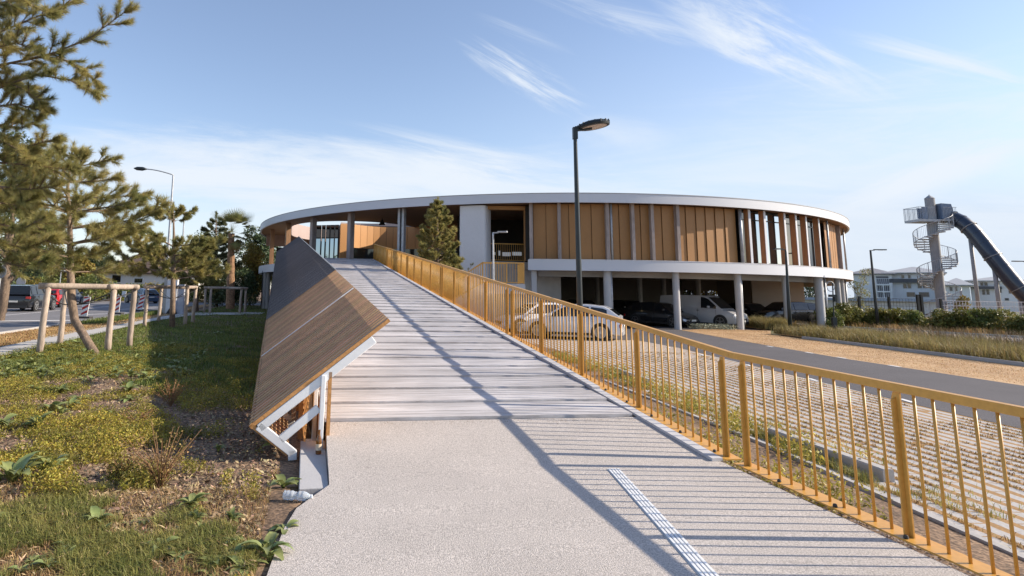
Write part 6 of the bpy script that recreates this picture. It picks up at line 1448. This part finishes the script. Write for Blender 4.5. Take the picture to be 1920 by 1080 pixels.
n = 3800; s = rg.uniform(1.5, 10, n); v = 4.38+rg.random(n)*.28; X = D.x*s+NV.x*v; Y = D.y*s+NV.y*v; P_ = np.stack([X, Y, -.185+rg.random(n)*.02], 1)
o = leaves(P_, .022, mat('grey_chip', (.22, .17, .15), .9, .4, 5, col2=(.40, .36, .33), island=.5), 'gravel_chips', None, aspect=.7, up=2); o['kind'] = 'stuff'
n = 60000; Y = 2.8*(22/2.8)**rg.random(n); kk = rg.integers(22, 45, n); X = kk*.205+.03+rg.normal(size=n)*.012; ok = (X > 4.55) & (X < 9.05) & (fbm(X, Y, 1.5, 7) > -.30+.3*rg.random(n)); X = X[ok]; Y = Y[ok]
blades(X, Y, np.full(len(X), LOT), .036, .0026+.0003*Y, mat('joint_blade', (.36, .23, .08), .7, .25, 2, col2=(.48, .34, .13), island=.3, trans=.3), 'joint_grass', lean=1.8)
n = 9000; Y = rg.uniform(3.0, 14, n); X = 4.55+np.abs(rg.normal(size=n))*.45; ok = fbm(X, Y, 2.4, 3) > .1; blades(X[ok], Y[ok], np.full(ok.sum(), LOT), .065, .0035, mat('weed_blade', (.30, .30, .06), .6, .25, 2, col2=(.50, .42, .10), island=.3, trans=.3), 'joint_grass', lean=1.6)
# grass round the long wheel stop
n = 1500; Y = rg.uniform(7.0, 9.3, n); X = 4.74+rg.normal(size=n)*.05; blades(X, Y, np.full(n, LOT), .11, .003, GRM, 'joint_grass', lean=1.3)
# tall grass beds
TG = mat('tall_grass', (.22, .19, .065), .65, .25, .8, col2=(.38, .31, .12), island=.3, trans=.3)
def bed(poly, n, h, wd, m, name, lean=.7, z=LOT+.05, clump=.0):
    P_ = np.array(poly); x0, y0 = P_.min(0); x1, y1 = P_.max(0); X = rg.uniform(x0, x1, n*3); Y = rg.uniform(y0, y1, n*3); ins = np.zeros(len(X), bool); j = len(P_)-1
    for i in range(len(P_)):
        c = ((P_[i, 1] > Y) != (P_[j, 1] > Y)) & (X < (P_[j, 0]-P_[i, 0])*(Y-P_[i, 1])/(P_[j, 1]-P_[i, 1]+1e-9)+P_[i, 0]); ins ^= c; j = i
    X = X[ins][:n]; Y = Y[ins][:n]; hh = h*(1+.35*fbm(X, Y, 1.2, 2.)); return blades(X, Y, np.full(len(X), z), hh, wd, m, name, lean=lean)
bed([(18.0, 8), (21.4, 8), (21.4, 20), (22.1, 29), (20.5, 33.2), (18.3, 33.7), (18.05, 30.4)], 34000, .50, .009, TG, 'tall_grass', lean=.9)
bed([(20.2, 8), (21.5, 8), (21.5, 20), (22.2, 29), (20.8, 31)], 5000, .72, .010, mat('seed_stalk', (.30, .22, .12), .7, .2, 1, island=.3), 'tall_grass', lean=.5)
bed([(19.9, 37.3), (21.3, 37.3), (23.2, 41.3), (20.6, 41.0)], 6000, .62, .012, TG, 'tall_grass', lean=.9)
bed([(20.5, 41), (27.4, 42.3), (31.8, 33.8), (39, 10), (40.5, 10), (36, 27), (34, 35), (30.5, 43.5), (20.5, 42.2)], 20000, .34, .012, mat('golden_grass', (.42, .27, .09), .7, .2, .8, col2=(.50, .36, .14), island=.25, trans=.3), 'golden_grass', lean=1.1)
bed([(14.3, 10), (17.7, 10), (17.8, 20), (17.9, 30), (18.4, 34), (19.8, 37), (17, 38), (14.4, 36), (13.8, 28), (13.7, 20)], 32000, .022, .006, mat('sand_blade', (.46, .29, .12), .7, .2, .8, island=.3, trans=.3), 'dry_grass', lean=1.8, z=LOT)
# verge beyond the road on the left
n = 26000; s = rg.uniform(14, 50, n); v = -10.0+rg.random(n)*2.0; X = D.x*s+NV.x*v; Y = D.y*s+NV.y*v; blades(X, Y, np.full(n, .01), .06, .010, GRD, 'dry_grass', lean=1.5)
n = 6000; s = rg.uniform(30, 50, n); v = -10.0+rg.random(n)*1.2; X = D.x*s+NV.x*v; Y = D.y*s+NV.y*v; blades(X, Y, np.full(n, .01), .18, .014, GRN, 'lawn_grass', lean=1.0)
# pale flowering plants at the building edge
n = 2600; X0_, X1_ = at(1300, 610, 37.6).x, at(1376, 612, 37.6).x; X = rg.uniform(X0_, X1_, n); Y = 37.8+rg.normal(size=n)*.35; P_ = np.stack([X, Y, LOT+rg.random(n)*.28], 1)
o = leaves(P_, .07, mat('silver_leaf', (.36, .38, .28), .7, .2, 2, island=.35), 'silver_plants', None, up=.5); o['kind'] = 'stuff'
# fallen bits on the path by the deck foot
n = 260; s = 7.60-np.abs(rg.normal(size=n))*.06; v = rg.uniform(.25, 4.0, n); P_ = np.stack([D.x*s+NV.x*v, D.y*s+NV.y*v, np.full(n, .055+.005)], 1); P_[:, 2] = [zr(a)+.004 for a in s]
o = leaves(P_, .014, mat('leaf_litter_bits', (.20, .12, .06), .9, .3, 5, island=.4), 'leaf_litter', None, up=6, jitter=.6); o['kind'] = 'stuff'

# dead leaves and straw lying over the planted bank
X, Y = sample_left(5200, 3.4, 12); P_ = np.stack([X, Y, gfun(X, Y)+.015+rg.random(len(X))*.03], 1)
o = leaves(P_, .05, mat('straw', (.38, .27, .13), .8, .3, 4, col2=(.52, .42, .24), island=.35), 'leaf_litter', None, aspect=.14, up=1.5, jitter=.6); o['kind'] = 'stuff'
